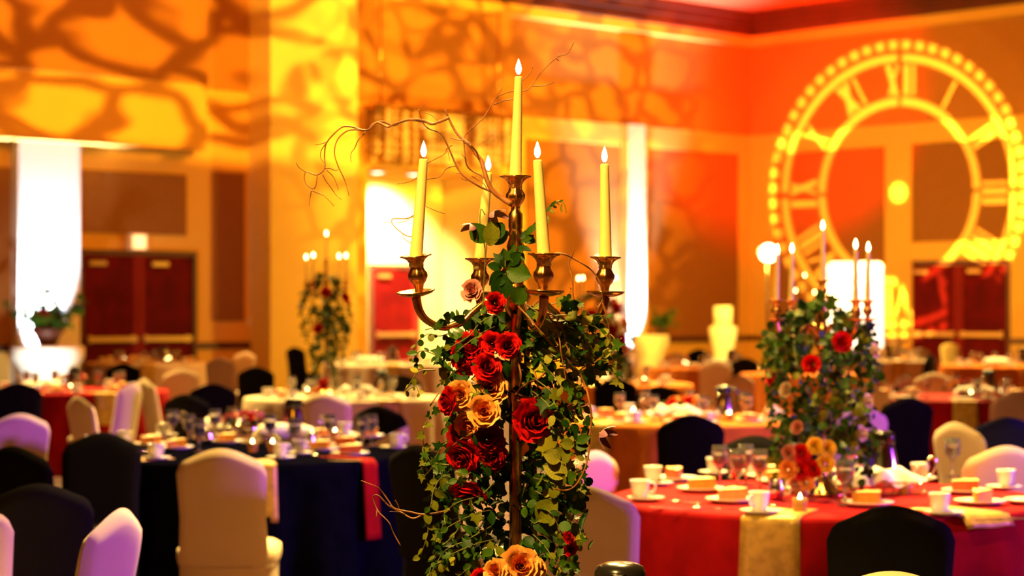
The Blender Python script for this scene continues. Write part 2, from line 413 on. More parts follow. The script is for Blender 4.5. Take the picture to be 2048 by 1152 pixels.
# doors
def push_door(name, label, origin, ang, width, height, leaves=2):
    """local x runs along the wall, local -y points into the room"""
    e = bpy.data.objects.new(name, None); C.objects.link(e); e.location = origin; e.rotation_euler = (0, 0, ang); e['kind'] = 'structure'; e['label'] = label
    lw = width/leaves
    obj('frame', MB().box(-.08, 0, -.09, 0, 0, height+.09).box(width, width+.08, -.09, 0, 0, height+.09).box(0, width, -.09, 0, height, height+.09), M_RAIL, e, False)
    for k in range(leaves):
        x0 = k*lw+.012; x1 = (k+1)*lw-.012
        lf = obj('leaf', MB().box(x0, x1, -.06, -.01, .01, height-.01), M_DOOR, e, False)
        obj('stile', MB().box(x1-.10 if k == 0 else x0, x1 if k == 0 else x0+.10, -.07, -.06, .01, height-.01), mat('door_stile', (.20, .008, .006), .5, spec=.1), lf, False)
        obj('push_bar', MB().box(x0+.06, x1-.06, -.15, -.09, .97, 1.06).box(x0+.08, x0+.16, -.1, -.06, .95, 1.08).box(x1-.16, x1-.08, -.1, -.06, .95, 1.08), M_BRASS, lf, False)
        obj('closer', MB().box(x0+.25 if k else x0+.1, x0+.6 if k else x0+.45, -.13, -.06, height-.2, height-.12), M_BRASS, lf, False)
a0, a1 = a_of(382), a_of(162)
push_door('door_1', 'dark mahogany double doors beside the pale column', R(a1, 0.0), math.atan2(-AY, -AX), a1-a0, 2.56)
b0, b1 = b_of(1826), b_of(2018)
push_door('door_2', 'dark mahogany double doors under the projected clock', R(0, b0), math.atan2(BY, BX), b1-b0, DT-.1)
push_door('door_3', 'red door at the back of the bright alcove', R(a_of(742, -2.2), -2.2), math.atan2(-AY, -AX), a_of(742, -2.2)-a_of(829, -2.2), 2.45, 1)
# exit sign above the double doors: lit box
p = R(a_of(272), .05, zL(484, 272))
t = thing('exit_sign', 'lit exit sign box over the mahogany double doors', 'exit sign', p, math.atan2(-AY, -AX))
obj('housing', MB().box(-.2, .2, -.06, .02, -.15, .15), M_WHITE, t, False)
obj('lit_face', MB().box(-.13, .13, -.075, -.06, -.12, .12), lampm('exit_face', (1, .55, .22), 2.2), t, False)
p = R(a_of(500), .02, zL(643, 500))
tag(obj('wall_switch', MB().box(-.06, .06, -.03, .01, -.08, .08, Matrix.Translation(p) @ Matrix.Rotation(math.atan2(-AY, -AX), 4, 'Z')), M_CHINA, None, False), 'small white switch plate between door panel and pier', 'switch')

# crystal fixture over the alcove
aC0, aC1 = a_of(1018, .45), a_of(738, .45); zc1, zc0 = 5.66, 4.55
e = thing('crystal_chandelier', 'wide rectangular crystal chandelier above the entrance alcove', 'chandelier', R(aC1, .45, 0), math.atan2(-AY, -AX))
W_ = aC1-aC0
obj('ceiling_frame', MB().box(0, W_, -.18, .18, zc1-.08, zc1), M_BRONZE, e, False)
obj('hanging_rod', MB().tube([(.3, 0, zc1), (.3, 0, Z0)], .02, 6), M_BRONZE, e)
obj('hanging_rod', MB().tube([(W_-.3, 0, zc1), (W_-.3, 0, Z0)], .02, 6), M_BRONZE, e)
M_CRYS = [mat('smoky_crystal', (.30, .13, .03), .12, spec=.9), mat('clear_crystal', (.85, .7, .45), .1, spec=.9)]
def strand(seed, length):
    rr = random.Random(seed); mb = MB(); z = 0
    while z > -length:
        s = rr.uniform(.035, .06)
        mb.lathe([(0, 0), (s, -s*1.2), (s*.55, -s*2.2), (0, -s*2.5)], 6, Matrix.Translation((rr.uniform(-.01, .01), 0, z)))
        z -= s*2.5+.012
    return mb.mesh('crystal_strand', False)
SM = [strand(i, L) for i, L in enumerate((.98, .92, .86, .95))]
for i, m in enumerate(SM): m.materials.append(M_CRYS[i % 2])
for k in range(50):
    for row, y in enumerate((-.12, .12)):
        s = link('crystal_strand', SM[random.choice((0, 0, 2, 1, 3))], e); s.location = (.06+(W_-.12)*k/49, y, zc1-.08)
for k in range(4):
    b = obj('lamp_bulb', MB().lathe([(0, -.12), (.04, -.07), (.05, 0), (0, .04)], 10), lampm('warm_bulb', (1, .6, .15), 1.5), e); b.location = (W_*(k+.5)/4, 0, zc1-.35)

# uplights at the wall
def uplight(px, b, label, power, col, tilt):
    p = R(a_of(px, b), b, 0)
    t = thing('uplight', label, 'uplight', p)
    obj('housing', MB().lathe([(0, 0), (.1, 0), (.11, .02), (.09, .2), (.08, .2), (.08, .16), (0, .16)], 16), M_LID, t)
    obj('lens', MB().lathe([(0, .17), (.075, .17), (.075, .18), (0, .18)], 16), lampm('uplight_lens', col, 6), t)
    q = R(a_of(px, b), b-tilt, ZOV)
    spot('uplight_lamp', p+Vector((0, 0, .3)), q, power, col, 52, .8, .08)
uplight(95, .56, 'white floor uplight at the foot of the pale column', 9000, (.72, .84, 1), .28)
uplight(1276, .56, 'white floor uplight at the foot of the slim pilaster', 12000, (.75, .86, 1), .26)
p = R(a_of(70, 3.6), 3.6, 0)  # extra floor lamp added only to brighten the drape
t = thing('uplight', 'added floor lamp brightening the draped table by the pale column', 'uplight', p)
obj('housing', MB().lathe([(0, 0), (.1, 0), (.11, .02), (.09, .2), (.08, .2), (.08, .16), (0, .16)], 16), M_LID, t)
obj('lens', MB().lathe([(0, .17), (.075, .17), (.075, .18), (0, .18)], 16), lampm('uplight_lens', (.72, .84, 1), 6), t)
spot('uplight_lamp', p+Vector((0, 0, .3)), R(a_of(95, 1.7), 1.7, 1.0), 420, (.95, .92, .8), 60, .7, .08)
# ------------------------------------------------------------------ furniture prototypes
def chair_meshes():
    W, ZB, ZT = .205, .40, .885
    def half(z): return W*(1-.10*max(0, 1-abs(z-.62)/.25)*.6)
    def topz(u): return ZT-.01+.058*max(0, math.cos(u*PI/1.75))**1.3-.055*max(0, (abs(u)-.78)/.22)**2.4
    def face(sgn):
        def fn(a, b):
            u = 2*a-1; v = b
            zt = topz(u); z = ZB+(zt-ZB)*v
            x = u*half(z)
            th = .032*max(0, 1-abs(u)**7)**.5*max(0, 1-v**14)**.5
            return (x, -.205-.085*(z-.45)/.45-.012*math.cos(u*PI/2)+sgn*th, z)
        return fn
    mb = MB()
    mb.grid(face(1), 22, 18); k = len(mb.f); mb.grid(face(-1), 22, 18)
    mb.f = [f[::-1] if i < k else f for i, f in enumerate(mb.f)]
    back = mb.mesh('backrest')
    def ring(rx, ry, e=5):
        out = []
        for k in range(40):
            t = 2*PI*k/40; c, s = math.cos(t), math.sin(t)
            q = (abs(c)**e+abs(s)**e)**(-1/e); out.append((rx*q*c, ry*q*s))
        return out
    def loft(levels):
        m = MB(); vs = []; fs = []
        for (rx, ry, z, e, wave) in levels:
            for k, (x, y) in enumerate(ring(rx, ry, e)):
                t = 2*PI*k/40; mid = abs(math.cos(2*t)); vs.append((x*(1-wave*.10*mid), y*(1-wave*.10*mid), z+wave*.11*mid))
        for i in range(len(levels)-1):
            for k in range(40):
                a = i*40+k; b = i*40+(k+1) % 40; fs.append((a, b, b+40, a+40))
        fs.append(tuple((len(levels)-1)*40+k for k in range(40)))
        return m.add(vs, fs)
    seat = loft([(.222, .222, .40, 5, 0), (.228, .228, .43, 5, 0), (.226, .226, .465, 5, 0), (.20, .20, .485, 4, 0), (.12, .12, .49, 3, 0)]).mesh('seat')
    skirt = loft([(.235, .235, .012, 7, 1), (.215, .215, .2, 6, .5), (.215, .215, .38, 5, 0), (.222, .222, .41, 5, 0)]).mesh('skirt')
    return back, seat, skirt
CB, CS, CK = chair_meshes()
def cm(me, m):
    c = me.copy(); c.materials.append(m); return c
CH = {}
for key, m in (('white', M_WHITE), ('black', M_BLACK), ('navy', mat('navy_spandex', (.008, .009, .05), .8, spec=.12))):
    CH[key] = (cm(CB, m), cm(CS, m), cm(CK, m))
TABLES = []; SEATS = []
def chair(px, py, kind, deg, label, group='stretch-covered banquet chairs', d=None, stripe=False):
    """px, py: where the crown of the backrest shows"""
    d = d or F*(EYE-.93)/(py-HOR)
    rz = math.radians(deg)
    # crown of the back sits 0.295 behind the seat centre; turn or shift a chair that would stand in a table or another chair
    best = None
    for dk in (1, .985, 1.015, .97, 1.03, .95, 1.05, .92, 1.08):
        for dr in (0, 10, -10, 20, -20, 32, -32, 45, -45, 60, -60, 75, -75, 90, -90, 110, -110, 130, -130, 180, 150, -150):
            r_ = rz+math.radians(dr); dd = d*dk
            off = Matrix.Rotation(r_, 4, 'Z') @ Vector((0, -.295, 0))
            c = Vector(((px-1024)*dd/F-off.x, dd-off.y, 0))
            bad = sum(max(0, rd+.26-(c-T).length) for T, rd in TABLES)+sum(max(0, .47-(c-q).length) for q in SEATS)
            cost = bad*20+abs(dk-1)*8+min(abs(dr), 70)/60
            if best is None or cost < best[0]: best = (cost, r_, c)
    rz, ctr = best[1], best[2]; SEATS.append(ctr)
    t = thing('banquet_chair', label, 'chair', ctr, rz, group)
    for nm, me in zip(('backrest', 'seat', 'skirt'), CH[kind]): link(nm, me, t)
    if stripe:
        def fn(sg):
            return lambda a, b: ((2*a-1)*.209, -.215-.085*(.15+.09*b+.10*(2*a-1))/.45+sg*.046*max(0, 1-abs(2*a-1)**6)**.5, .62+.085*b+.10*(2*a-1))
        obj('stripe', MB().grid(fn(-1), 16, 3).grid(fn(1), 16, 3), M_WHITE, t)  # pale slanting strip laid over both faces of the back
    return t

def cloth_mesh(rad, top, seed, folds=13):
    rr = random.Random(seed); ph = [rr.uniform(0, 6.3) for _ in range(4)]; amp = [rr.uniform(.5, 1) for _ in range(4)]
    def fold(t): return (math.sin(folds*t+ph[0])*amp[0]+.6*math.sin((folds+4)*t+ph[1])*amp[1]+.4*math.sin((folds*2+1)*t+ph[2])*amp[2])/1.6
    prof = [(0, top), (rad*.5, top), (rad*.9, top), (rad*.985, top), (rad, top-.006), (rad+.006, top-.025), (rad+.008, top-.10), (rad+.015, top-.22), (rad+.03, top-.4), (rad+.05, top-.58), (rad+.06, .004)]
    seg = 120; vs = []; fs = []
    for i, (r, z) in enumerate(prof):
        for k in range(seg):
            t = 2*PI*k/seg; dz = max(0, (top-z-.03)/top); q = r+fold(t)*.10*dz**.7
            vs.append((q*math.cos(t), q*math.sin(t), z))
    for i in range(len(prof)-1):
        for k in range(seg):
            a = i*seg+k; b = i*seg+(k+1) % seg; fs.append((a, b, b+seg, a+seg))
    return MB().add(vs, fs)
TOP = .762
def table(px, d, m, label, rad=.91, seed=1):
    p = Vector(((px-1024)*d/F, d, 0))
    o = obj('tablecloth', cloth_mesh(rad, TOP, seed), m); o.location = p
    tag(o, label, 'tablecloth', 'round tables draped to the floor'); TABLES.append((p, rad))
    return p

def proto(fn): return fn()
# coffee cup, saucer, plate, cake, goblet, carafe, basket as shared meshes
def me_of(mb, m, name, smooth=True):
    me = mb.mesh(name, smooth); me.materials.append(m); return me
CUP = me_of(MB().lathe([(0, .004), (.024, .0), (.027, .004), (.036, .03), (.041, .062), (.0425, .075), (.040, .075), (.037, .06), (.03, .02), (0, .012)], 20), M_CHINA, 'bowl')
HANDLE = me_of(MB().tube([(.038, 0, .062), (.058, 0, .063), (.066, 0, .045), (.056, 0, .025), (.033, 0, .02)], .005, 6), M_CHINA, 'handle')
SAUCER = me_of(MB().lathe([(0, .004), (.035, .002), (.045, .004), (.078, .016), (.078, .019), (.045, .008), (0, .007)], 28), M_CHINA, 'saucer')
PLATE = me_of(MB().lathe([(0, .004), (.06, .002), (.075, .004), (.105, .018), (.105, .021), (.075, .009), (0, .007)], 30), M_CHINA, 'plate')
def slice_mesh():
    m = MB(); w = .04
    m.add([(-.06, -.007, 0), (.05, -w, 0), (.05, w, 0), (-.06, .007, 0), (-.06, -.006, .042), (.05, -w, .05), (.05, w, .05), (-.06, .006, .042)],
          [(0, 3, 2, 1), (4, 5, 6, 7), (0, 1, 5, 4), (1, 2, 6, 5), (2, 3, 7, 6), (3, 0, 4, 7)]); return m
def icing_mesh():
    m = MB()
    m.grid(lambda a, b: (-.062+.115*a, (2*b-1)*(.009+.034*a), .046+.006*a+.006*math.sin(PI*a)*math.sin(PI*b)+.004*math.sin(9*a)*math.sin(8*b)), 6, 6); return m
CAKE = {c: me_of(slice_mesh(), m, 'sponge', False) for c, m in (('o', M_CAKE), ('r', M_CAKE2))}
ICE = me_of(icing_mesh(), M_CREAM, 'icing')
GOB = me_of(MB().lathe([(0, 0), (.033, .001), (.034, .004), (.006, .012), (.005, .07), (.012, .085), (.034, .11), (.038, .15), (.033, .185), (.031, .185), (.035, .15), (.031, .113), (0, .092)], 20), M_GLASS, 'bowl')
WATER = me_of(MB().lathe([(0, .095), (.028, .113), (.032, .14), (0, .14)], 16), mat('water', (.95, .9, .8), .02, trans=1.0), 'water')
CBODY = me_of(MB().lathe([(0, 0), (.075, 0), (.078, .008), (.076, .05), (.066, .12), (.055, .17), (.050, .19)], 28), M_STEEL, 'body')
CLID = me_of(MB().lathe([(.053, .188), (.056, .195), (.055, .225), (.050, .238), (.03, .246), (0, .248)], 28), M_LID, 'lid')
CHAN = me_of(MB().tube([(.05, 0, .215), (.085, 0, .222), (.105, 0, .2), (.108, 0, .13), (.098, 0, .06), (.078, 0, .045)], .011, 8), M_LID, 'handle')
CSPO = me_of(MB().add([(-.045, -.022, .19), (-.045, .022, .19), (-.086, 0, .225), (-.045, -.02, .228), (-.045, .02, .228)], [(0, 2, 3), (1, 4, 2), (0, 1, 2), (3, 2, 4)]), M_LID, 'spout', False)
CHIGH = None
def linen_mesh(seed):
    rr = random.Random(seed); p = [rr.uniform(0, 6) for _ in range(4)]
    def fn(a, b):
        x = (a-.5)*.36; y = (b-.5)*.2; e = (1-(2*a-1)**4)*(1-(2*b-1)**4)
        z = .05+.055*max(0, e)**.6+.014*math.sin(13*a+p[0])*math.sin(7*b+p[1])+.008*math.sin(23*a+p[2])
        return (x*(1+.05*math.sin(9*b+p[3])), y*(1+.12*math.sin(6*a)), z)
    return me_of(MB().grid(fn, 22, 14), M_NAPKIN, 'linen_cover')
LINEN = [linen_mesh(i) for i in range(3)]
def basket_mesh():
    m = MB()
    for z, rx, ry in ((.006, .10, .06), (.03, .14, .085), (.055, .17, .10)):
        m.tube([(rx*math.cos(2*PI*k/24), ry*math.sin(2*PI*k/24), z) for k in range(25)], .0035, 5)
    for k in range(16):
        t = 2*PI*k/16; m.tube([(.10*math.cos(t), .06*math.sin(t), .006), (.17*math.cos(t), .10*math.sin(t), .055)], .0025, 4)
    return me_of(m, M_STEEL, 'wire_bowl')
BASK = basket_mesh()
BHAN = me_of(MB().tube(smooth_path([(.16, 0, .03), (.20, 0, .05), (.235, 0, .09), (.25, 0, .135), (.235, 0, .155), (.215, 0, .14), (.218, 0, .11)]), .006, 6).tube(smooth_path([(-.16, 0, .03), (-.20, 0, .05), (-.235, 0, .09), (-.25, 0, .135), (-.235, 0, .155), (-.215, 0, .14)]), .006, 6), M_STEEL, 'curled_handle')
CREAM = me_of(MB().lathe([(0, 0), (.028, 0), (.032, .01), (.034, .05), (.026, .075), (.03, .09), (.027, .09), (.022, .07), (0, .06)], 16), M_STEEL, 'jug_body')
FORK = me_of(MB().box(-.004, .004, -.09, .03, .001, .004).box(-.011, .011, .03, .05, .002, .005).box(-.011, -.007, .05, .09, .002, .005).box(-.002, .002, .05, .09, .002, .005).box(.007, .011, .05, .09, .002, .005), M_STEEL, 'fork', False)
SPOON = me_of(MB().box(-.004, .004, -.09, .04, .001, .004).lathe([(0, .002), (.017, .004), (.012, .007), (0, .003)], 12, Matrix.Translation((0, .062, 0)) @ Matrix.Diagonal((1, 1.5, 1, 1))), M_STEEL, 'spoon')
VOT = me_of(MB().lathe([(0, 0), (.026, 0), (.03, .055), (.028, .055), (.024, .008), (0, .008)], 16), mat('amber_glass', (1, .6, .2), .1, trans=.7), 'holder')
VFL = me_of(MB().lathe([(0, .03), (.008, .042), (.0075, .056), (.003, .07), (0, .076)], 8), M_FLAME, 'flame')

def put(name, label, cat, loc, rz, parts, group=None):
    if len(parts) == 1:
        o = link(name, parts[0][1]); o.location = loc; o.rotation_euler = (0, 0, rz); return tag(o, label, cat, group)
    t = thing(name, label, cat, loc, rz, group)
    for nm, me in parts:
        o = link(nm, me, t)
    return t
def cup(p, rz, l, g=None): return put('coffee_cup', l, 'cup', p+Vector((0, 0, .008)), rz, [('bowl', CUP), ('handle', HANDLE)], g)
def saucer(p, l, g=None): return put('saucer', l, 'saucer', p, 0, [('saucer', SAUCER)], g)
def plate(p, l, g=None): return put('dessert_plate', l, 'plate', p, 0, [('plate', PLATE)], g)
def cake(p, rz, c, l, g=None): return put('cake_slice', l, 'cake', p+Vector((0, 0, .009)), rz, [('sponge', CAKE[c]), ('icing', ICE)], g)
def goblet(p, l, g=None): return put('water_goblet', l, 'glass', p, 0, [('bowl', GOB), ('water', WATER)], g)
def carafe(p, rz, l, s=1.0):
    t = put('coffee_carafe', l, 'carafe', p, rz, [('body', CBODY), ('lid', CLID), ('handle', CHAN), ('spout', CSPO)]); t.scale = (s,)*3; return t
def basket(p, rz, l, k=0): return put('bread_basket', l, 'bread basket', p, rz, [('wire_bowl', BASK), ('curled_handle', BHAN), ('linen_cover', LINEN[k])])
def creamer(p, l, g=None): return put('cream_jug', l, 'jug', p, 0, [('jug_body', CREAM), ('handle', HANDLE)], g)
def cutlery(p, rz, l, spoon=False, g=None): return put('teaspoon' if spoon else 'dessert_fork', l, 'spoon' if spoon else 'fork', p, rz, [('x', SPOON if spoon else FORK)], g)
def votive(p, l, g=None): return put('votive_candle', l, 'candle', p, 0, [('holder', VOT), ('flame', VFL)], g)
def napkin(center, px_deg, l, g=None, rad=.91, drop=.34, wid=.2, m=None, inner=.30):
    """folded satin napkin lying on the table and hanging over its rim; px_deg: direction seen from the table's middle"""
    t = math.radians(px_deg)
    def fn(a, b):
        s = b*(inner+drop); x = (a-.5)*wid*(1+.12*b)
        if s < inner: r, z = rad-inner+s, TOP+.006
        else: r, z = rad+.016+.03*((s-inner)/drop), TOP+.006-(s-inner)
        if abs(s-inner) < .02: z -= .004
        return (r, x, z+.002*math.sin(9*a)+.0)
    mb = MB().grid(fn, 6, 22)
    k = len(mb.v); 
    o = obj('napkin', mb, m or M_GOLD); o.location = center; o.rotation_euler = (0, 0, t)
    md = o.modifiers.new('thick', 'SOLIDIFY'); md.thickness = .004; md.offset = 1
    return tag(o, l, 'napkin', g)

# ------------------------------------------------------------------ leaves and flowers
def leaf_ivy(): # five-lobed, tip along +Y, folded on the midrib
    o = [(0, 0), (.22, -.12), (.5, .02), (.36, .2), (.52, .46), (.24, .5), (.12, .72), (0, 1.0)]
    pts = o+[(-x, y) for x, y in reversed(o[1:-1])]
    c = (0, .34)
    vs = [(c[0], c[1], .0)]+[(x, y, .16*abs(x)-.18*(y-.3)**2) for x, y in pts]
    return vs, [(0, i+1, (i+1) % len(pts)+1) for i in range(len(pts))]
def leaf_oval(w=.36, bend=.25, nu=4, nv=7, fold=.25):
    m = MB()
    m.grid(lambda a, b: ((2*a-1)*w*math.sin(PI*min(1, b*.96+.02))**.75*(1-.15*b), b, fold*abs(2*a-1)*w*.6-bend*(b-.3)**2), nu, nv); return m.v, m.f
def leaf_round(): 
    n = 9; vs = [(0, .5, .05)]+[(.46*math.sin(2*PI*k/n), .5-.5*math.cos(2*PI*k/n), -.04*math.cos(4*PI*k/n)) for k in range(n)]
    return vs, [(0, k+1, (k+1) % n+1) for k in range(n)]
def leaf_sickle(): 
    m = MB(); m.grid(lambda a, b: ((2*a-1)*.12*math.sin(PI*min(1, b*.95+.03))**.7+.35*math.sin(b*1.9), b*(1-.15*b), .1*(2*a-1)**2-.2*b*b), 2, 8); return m.v, m.f
LEAFS = {'ivy': leaf_ivy(), 'oval': leaf_oval(), 'broad': leaf_oval(.44, .35, 4, 8, .35), 'round': leaf_round(), 'sickle': leaf_sickle(), 'narrow': leaf_oval(.2, .4, 2, 7, .2)}
LME = {}
for k, (vs, fs) in LEAFS.items():
    for i, m in enumerate(M_LEAF):
        LME[k, i] = me_of(MB().add(vs, fs), m, 'leaf')
CAMV = Vector((0, 0, EYE))
def leaf_matrix(p, d, facing, size, rnd):
    d = d.normalized(); n = facing-d*facing.dot(d)
    if n.length < 1e-3: n = d.orthogonal()
    n.normalize(); x = d.cross(n)
    return Matrix.Translation(p) @ Matrix((x, d, n)).transposed().to_4x4() @ Matrix.Scale(size, 4)
def rand_dir(r): 
    while 1:
        v = Vector((r.uniform(-1, 1), r.uniform(-1, 1), r.uniform(-1, 1)))
        if .05 < v.length < 1: return v.normalized()
def vine(name, label, pts, leaf, size, gap, mats, seed=0, rad=.0016, group=None, joined=False, hang=.5, cat='vine', stem=None, face=None):
    """stem tube plus leaves along it; every leaf is a part of its own (or one part where they are too small to pick apart)"""
    r = random.Random(seed)
    P = smooth_path(pts, 5); base = P[0]
    t = thing(name, label, cat, base, 0, group)
    L = len(P)
    obj('stem', MB().tube([p-base for p in P], [rad*(1-.6*i/L) for i in range(L)], 5), stem or M_STEM, t)
    acc = 0; side = 1; jm = {}
    for i in range(1, L):
        acc += (P[i]-P[i-1]).length
        if acc >= gap*r.uniform(.8, 1.2) or i == L-1:
            acc = 0; side = -side
            tan = (P[i]-P[i-1]).normalized()
            out = tan.cross(Vector((0, -1, 0)))
            if out.length < .1: out = Vector((1, 0, 0))
            out.normalize()
            d = (out*side*.9+tan*.35+Vector((0, 0, -hang))+rand_dir(r)*.55).normalized()
            f = face or Vector((r.uniform(-.8, .8), -1, r.uniform(-.1, .9)))
            s = size*r.uniform(.65, 1.25)*(1-.35*i/L)
            mi = r.choice(mats); lk = leaf if isinstance(leaf, str) else r.choice(leaf)
            mt = leaf_matrix(P[i]-base, d, f+rand_dir(r)*.45, s, r)
            if joined:
                vs, fs = LEAFS[lk]; jm.setdefault(mi, MB()).add(vs, fs, mt)
            else:
                o = link('leaf', LME[lk, mi], t); o.matrix_local = mt
    for mi, mb in jm.items():
        f = obj('foliage', mb, M_LEAF[mi], t); f['kind'] = 'stuff'
    return t

def petal(Rk, Hk, span, lip=.07):
    def fn(a, b):
        u = 2*a-1; v = b
        ph = u*span*(.55+.45*math.sin(PI*min(1, .25+.6*v)))
        q = .10+(Rk-.10)*v**.62; z = -.5+(Hk+.5)*v**1.15
        edge = max(0, v-.72)/.28
        q += lip*edge**2*(1+.5*u*u); z -= .09*edge**2*abs(u)**2.5+lip*.5*edge**3; z -= .05*abs(u)**3
        q *= 1+.035*math.sin(5*u+3*v)
        return (q*math.cos(ph), q*math.sin(ph), z)
    m = MB().grid(fn, 6, 6); return m.v, m.f
RINGS = [(.14, .80, 1.6, 3, .02), (.27, .82, 1.15, 3, .03), (.42, .78, .95, 4, .05), (.58, .70, .80, 5, .07), (.77, .56, .72, 5, .10), (.98, .34, .66, 6, .13)]
PET = [petal(Rk, Hk, sp, lip) for Rk, Hk, sp, n_, lip in RINGS]
PME = {}
def petal_me(k, m):
    if (k, m.name) not in PME: PME[k, m.name] = me_of(MB().add(*PET[k]), m, 'petal')
    return PME[k, m.name]
def rose(p, rad, axis, m, label, seed=0, group='roses in the garland', joined=False, squash=1.0, inner=None):
    r = random.Random(seed)
    q = Vector(axis).normalized().to_track_quat('Z', 'Y')
    M = Matrix.Translation(p) @ q.to_matrix().to_4x4() @ Matrix.Diagonal((rad, rad, rad*squash, 1))
    if joined:
        mb = MB()
        for k, (Rk, Hk, sp, n_, lip) in enumerate(RINGS):
            if k in (0, 2): continue
            for i in range(n_): mb.add(*PET[k], Matrix.Rotation(2*PI*i/n_+k*.9, 4, 'Z'))
        o = obj('rose', mb, m); o.matrix_world = M; return tag(o, label, 'flower', group)
    t = thing('rose', label, 'flower', (0, 0, 0), 0, group); t.matrix_world = M
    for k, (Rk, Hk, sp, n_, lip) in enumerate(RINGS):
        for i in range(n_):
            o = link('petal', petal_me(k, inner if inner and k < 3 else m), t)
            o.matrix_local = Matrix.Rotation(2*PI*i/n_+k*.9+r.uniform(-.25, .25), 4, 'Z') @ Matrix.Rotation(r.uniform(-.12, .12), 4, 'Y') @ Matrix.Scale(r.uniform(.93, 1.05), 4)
    return t
CLEM = me_of(MB().add(*leaf_oval(.24, -.5, 3, 8, .5)), M_CLEM, 'petal')
def clematis(p, rad, axis, label, n=5, open_=.75):
    q = Vector(axis).normalized().to_track_quat('Z', 'Y')
    t = thing('clematis_flower', label, 'flower'); t.matrix_world = Matrix.Translation(p) @ q.to_matrix().to_4x4() @ Matrix.Scale(rad, 4)
    for i in range(n):
        o = link('petal', CLEM, t); o.matrix_local = Matrix.Rotation(2*PI*i/n, 4, 'Z') @ Matrix.Rotation(open_, 4, 'X')
    obj('stamen', MB().lathe([(0, 0), (.07, .05), (.09, .3), (0, .4)], 8), M_STEM, t)
    return t

# ------------------------------------------------------------------ candles
FLM = MB().lathe([(0, 0), (.0035, .002), (.0062, .008), (.0068, .014), (.0052, .022), (.0022, .031), (0, .036)], 12)
FLAME = me_of(FLM, M_FLAME, 'flame')
def candle(base, top, r0, r1, label, group=None, flame=1.0):
    base = Vector(base); top = Vector(top); ax = top-base; L = ax.length
    q = ax.to_track_quat('Z', 'Y')
    t = thing('taper_candle', label, 'candle', base, 0, group); t.rotation_mode = 'QUATERNION'; t.rotation_quaternion = q
    n_ = 20
    obj('wax', MB().lathe([(0, -.02), (r0, -.02), (r0, 0)]+[(r0+(r1-r0)*(i/10), L*i/10) for i in range(1, 10)]+[(r1, L*.985), (r1*.93, L*.997), (r1*.6, L), (r1*.3, L*.992), (0, L*.99)], n_), M_WAX, t)
    obj('wick', MB().tube([(0, 0, L*.99), (0, 0, L+.008)], .0011, 5), M_WICK, t)
    f = link('flame', FLAME, t); f.matrix_local = Matrix.Translation((0, 0, L+.004)) @ q.inverted().to_matrix().to_4x4() @ Matrix.Scale(flame, 4)
    return t

SOCKET = [(.0, -.082), (.010, -.080), (.009, -.066), (.011, -.058), (.016, -.052), (.0205, -.042), (.0205, -.034), (.016, -.027), (.0135, -.020), (.0145, -.012), (.019, -.004), (.026, .0015), (.0335, .004), (.0335, .007), (.025, .006), (.016, .004), (.0145, -.004), (.0145, -.02), (0, -.021)]
def lobes(n, a): return lambda t, z: a*math.cos(n*t)
SOCK = me_of(MB().lathe(SOCKET, 32, wob=lobes(8, .045)), M_BRONZE, 'candle_socket')
BOB = me_of(MB().lathe([(.008, -.006), (.020, -.004), (.034, .0), (.041, .005), (.042, .008), (.036, .007), (.020, .002), (.008, .002)], 32, wob=lobes(10, .03)), M_BRONZE, 'drip_pan')
def candelabrum(base, H, arms, label, rot=0.0, arm_drop=.19, span=.21):
    """H: height of the central socket rim above its foot"""
    t = thing('candelabrum', label, 'candelabrum', base, rot)
    z = H
    prof = [(.10, 0), (.105, .008), (.10, .016), (.07, .03), (.045, .055), (.022, .075), (.016, .10), (.021, .115), (.016, .13), (.013, .18), (.0145, z-.52), (.0155, z-.50), (.019, z-.485), (.015, z-.47), (.013, z-.40), (.016, z-.30), (.024, z-.285), (.034, z-.262), (.026, z-.243), (.017, z-.232), (.021, z-.222), (.030, z-.203), (.020, z-.187), (.014, z-.175), (.020, z-.15), (.0135, z-.128), (.019, z-.122), (.0135, z-.114), (.0155, z-.108), (.0155, z-.078), (.010, z-.07), (.010, z-.06)]
    obj('stem', MB().lathe(prof, 36, wob=lobes(12, .02)), M_BRONZE, t)
    s = link('candle_socket', SOCK, t); s.location = (0, 0, z)
    for k, (ax, ay, tx, ty) in enumerate(arms):
        zs = z-arm_drop
        d = Vector((ax, ay, 0)); u = d.normalized(); L = d.length
        b = Vector((ax, ay, zs-.085))
        path = [u*.014+Vector((0, 0, zs-.155)), u*(.10*L/.21)*.4+Vector((0, 0, zs-.125)), u*(.055/.21*L)+Vector((0, 0, zs-.098)), u*(.088/.21*L)+Vector((0, 0, zs-.115)), u*(.115/.21*L)+Vector((0, 0, zs-.142)), u*(.15/.21*L)+Vector((0, 0, zs-.152)), u*(.185/.21*L)+Vector((0, 0, zs-.138)), u*(.203/.21*L)+Vector((0, 0, zs-.115)), b]
        path = [path[0], path[2], path[3], path[4], path[5], path[6], path[7], path[8]]
        sp = smooth_path(path, 5)
        am = obj('arm', MB().tube(sp, [.007+.004*(i/len(sp))**3 for i in range(len(sp))], 10), M_BRONZE, t)
        tilt = Matrix.Rotation(tx, 4, 'X') @ Matrix.Rotation(ty, 4, 'Y')
        s = link('drip_pan', BOB, am); s.matrix_local = Matrix.Translation(b+Vector((0, 0, .006))) @ tilt
        s = link('candle_socket', SOCK, am); s.matrix_local = Matrix.Translation((ax, ay, zs)) @ tilt
    return t
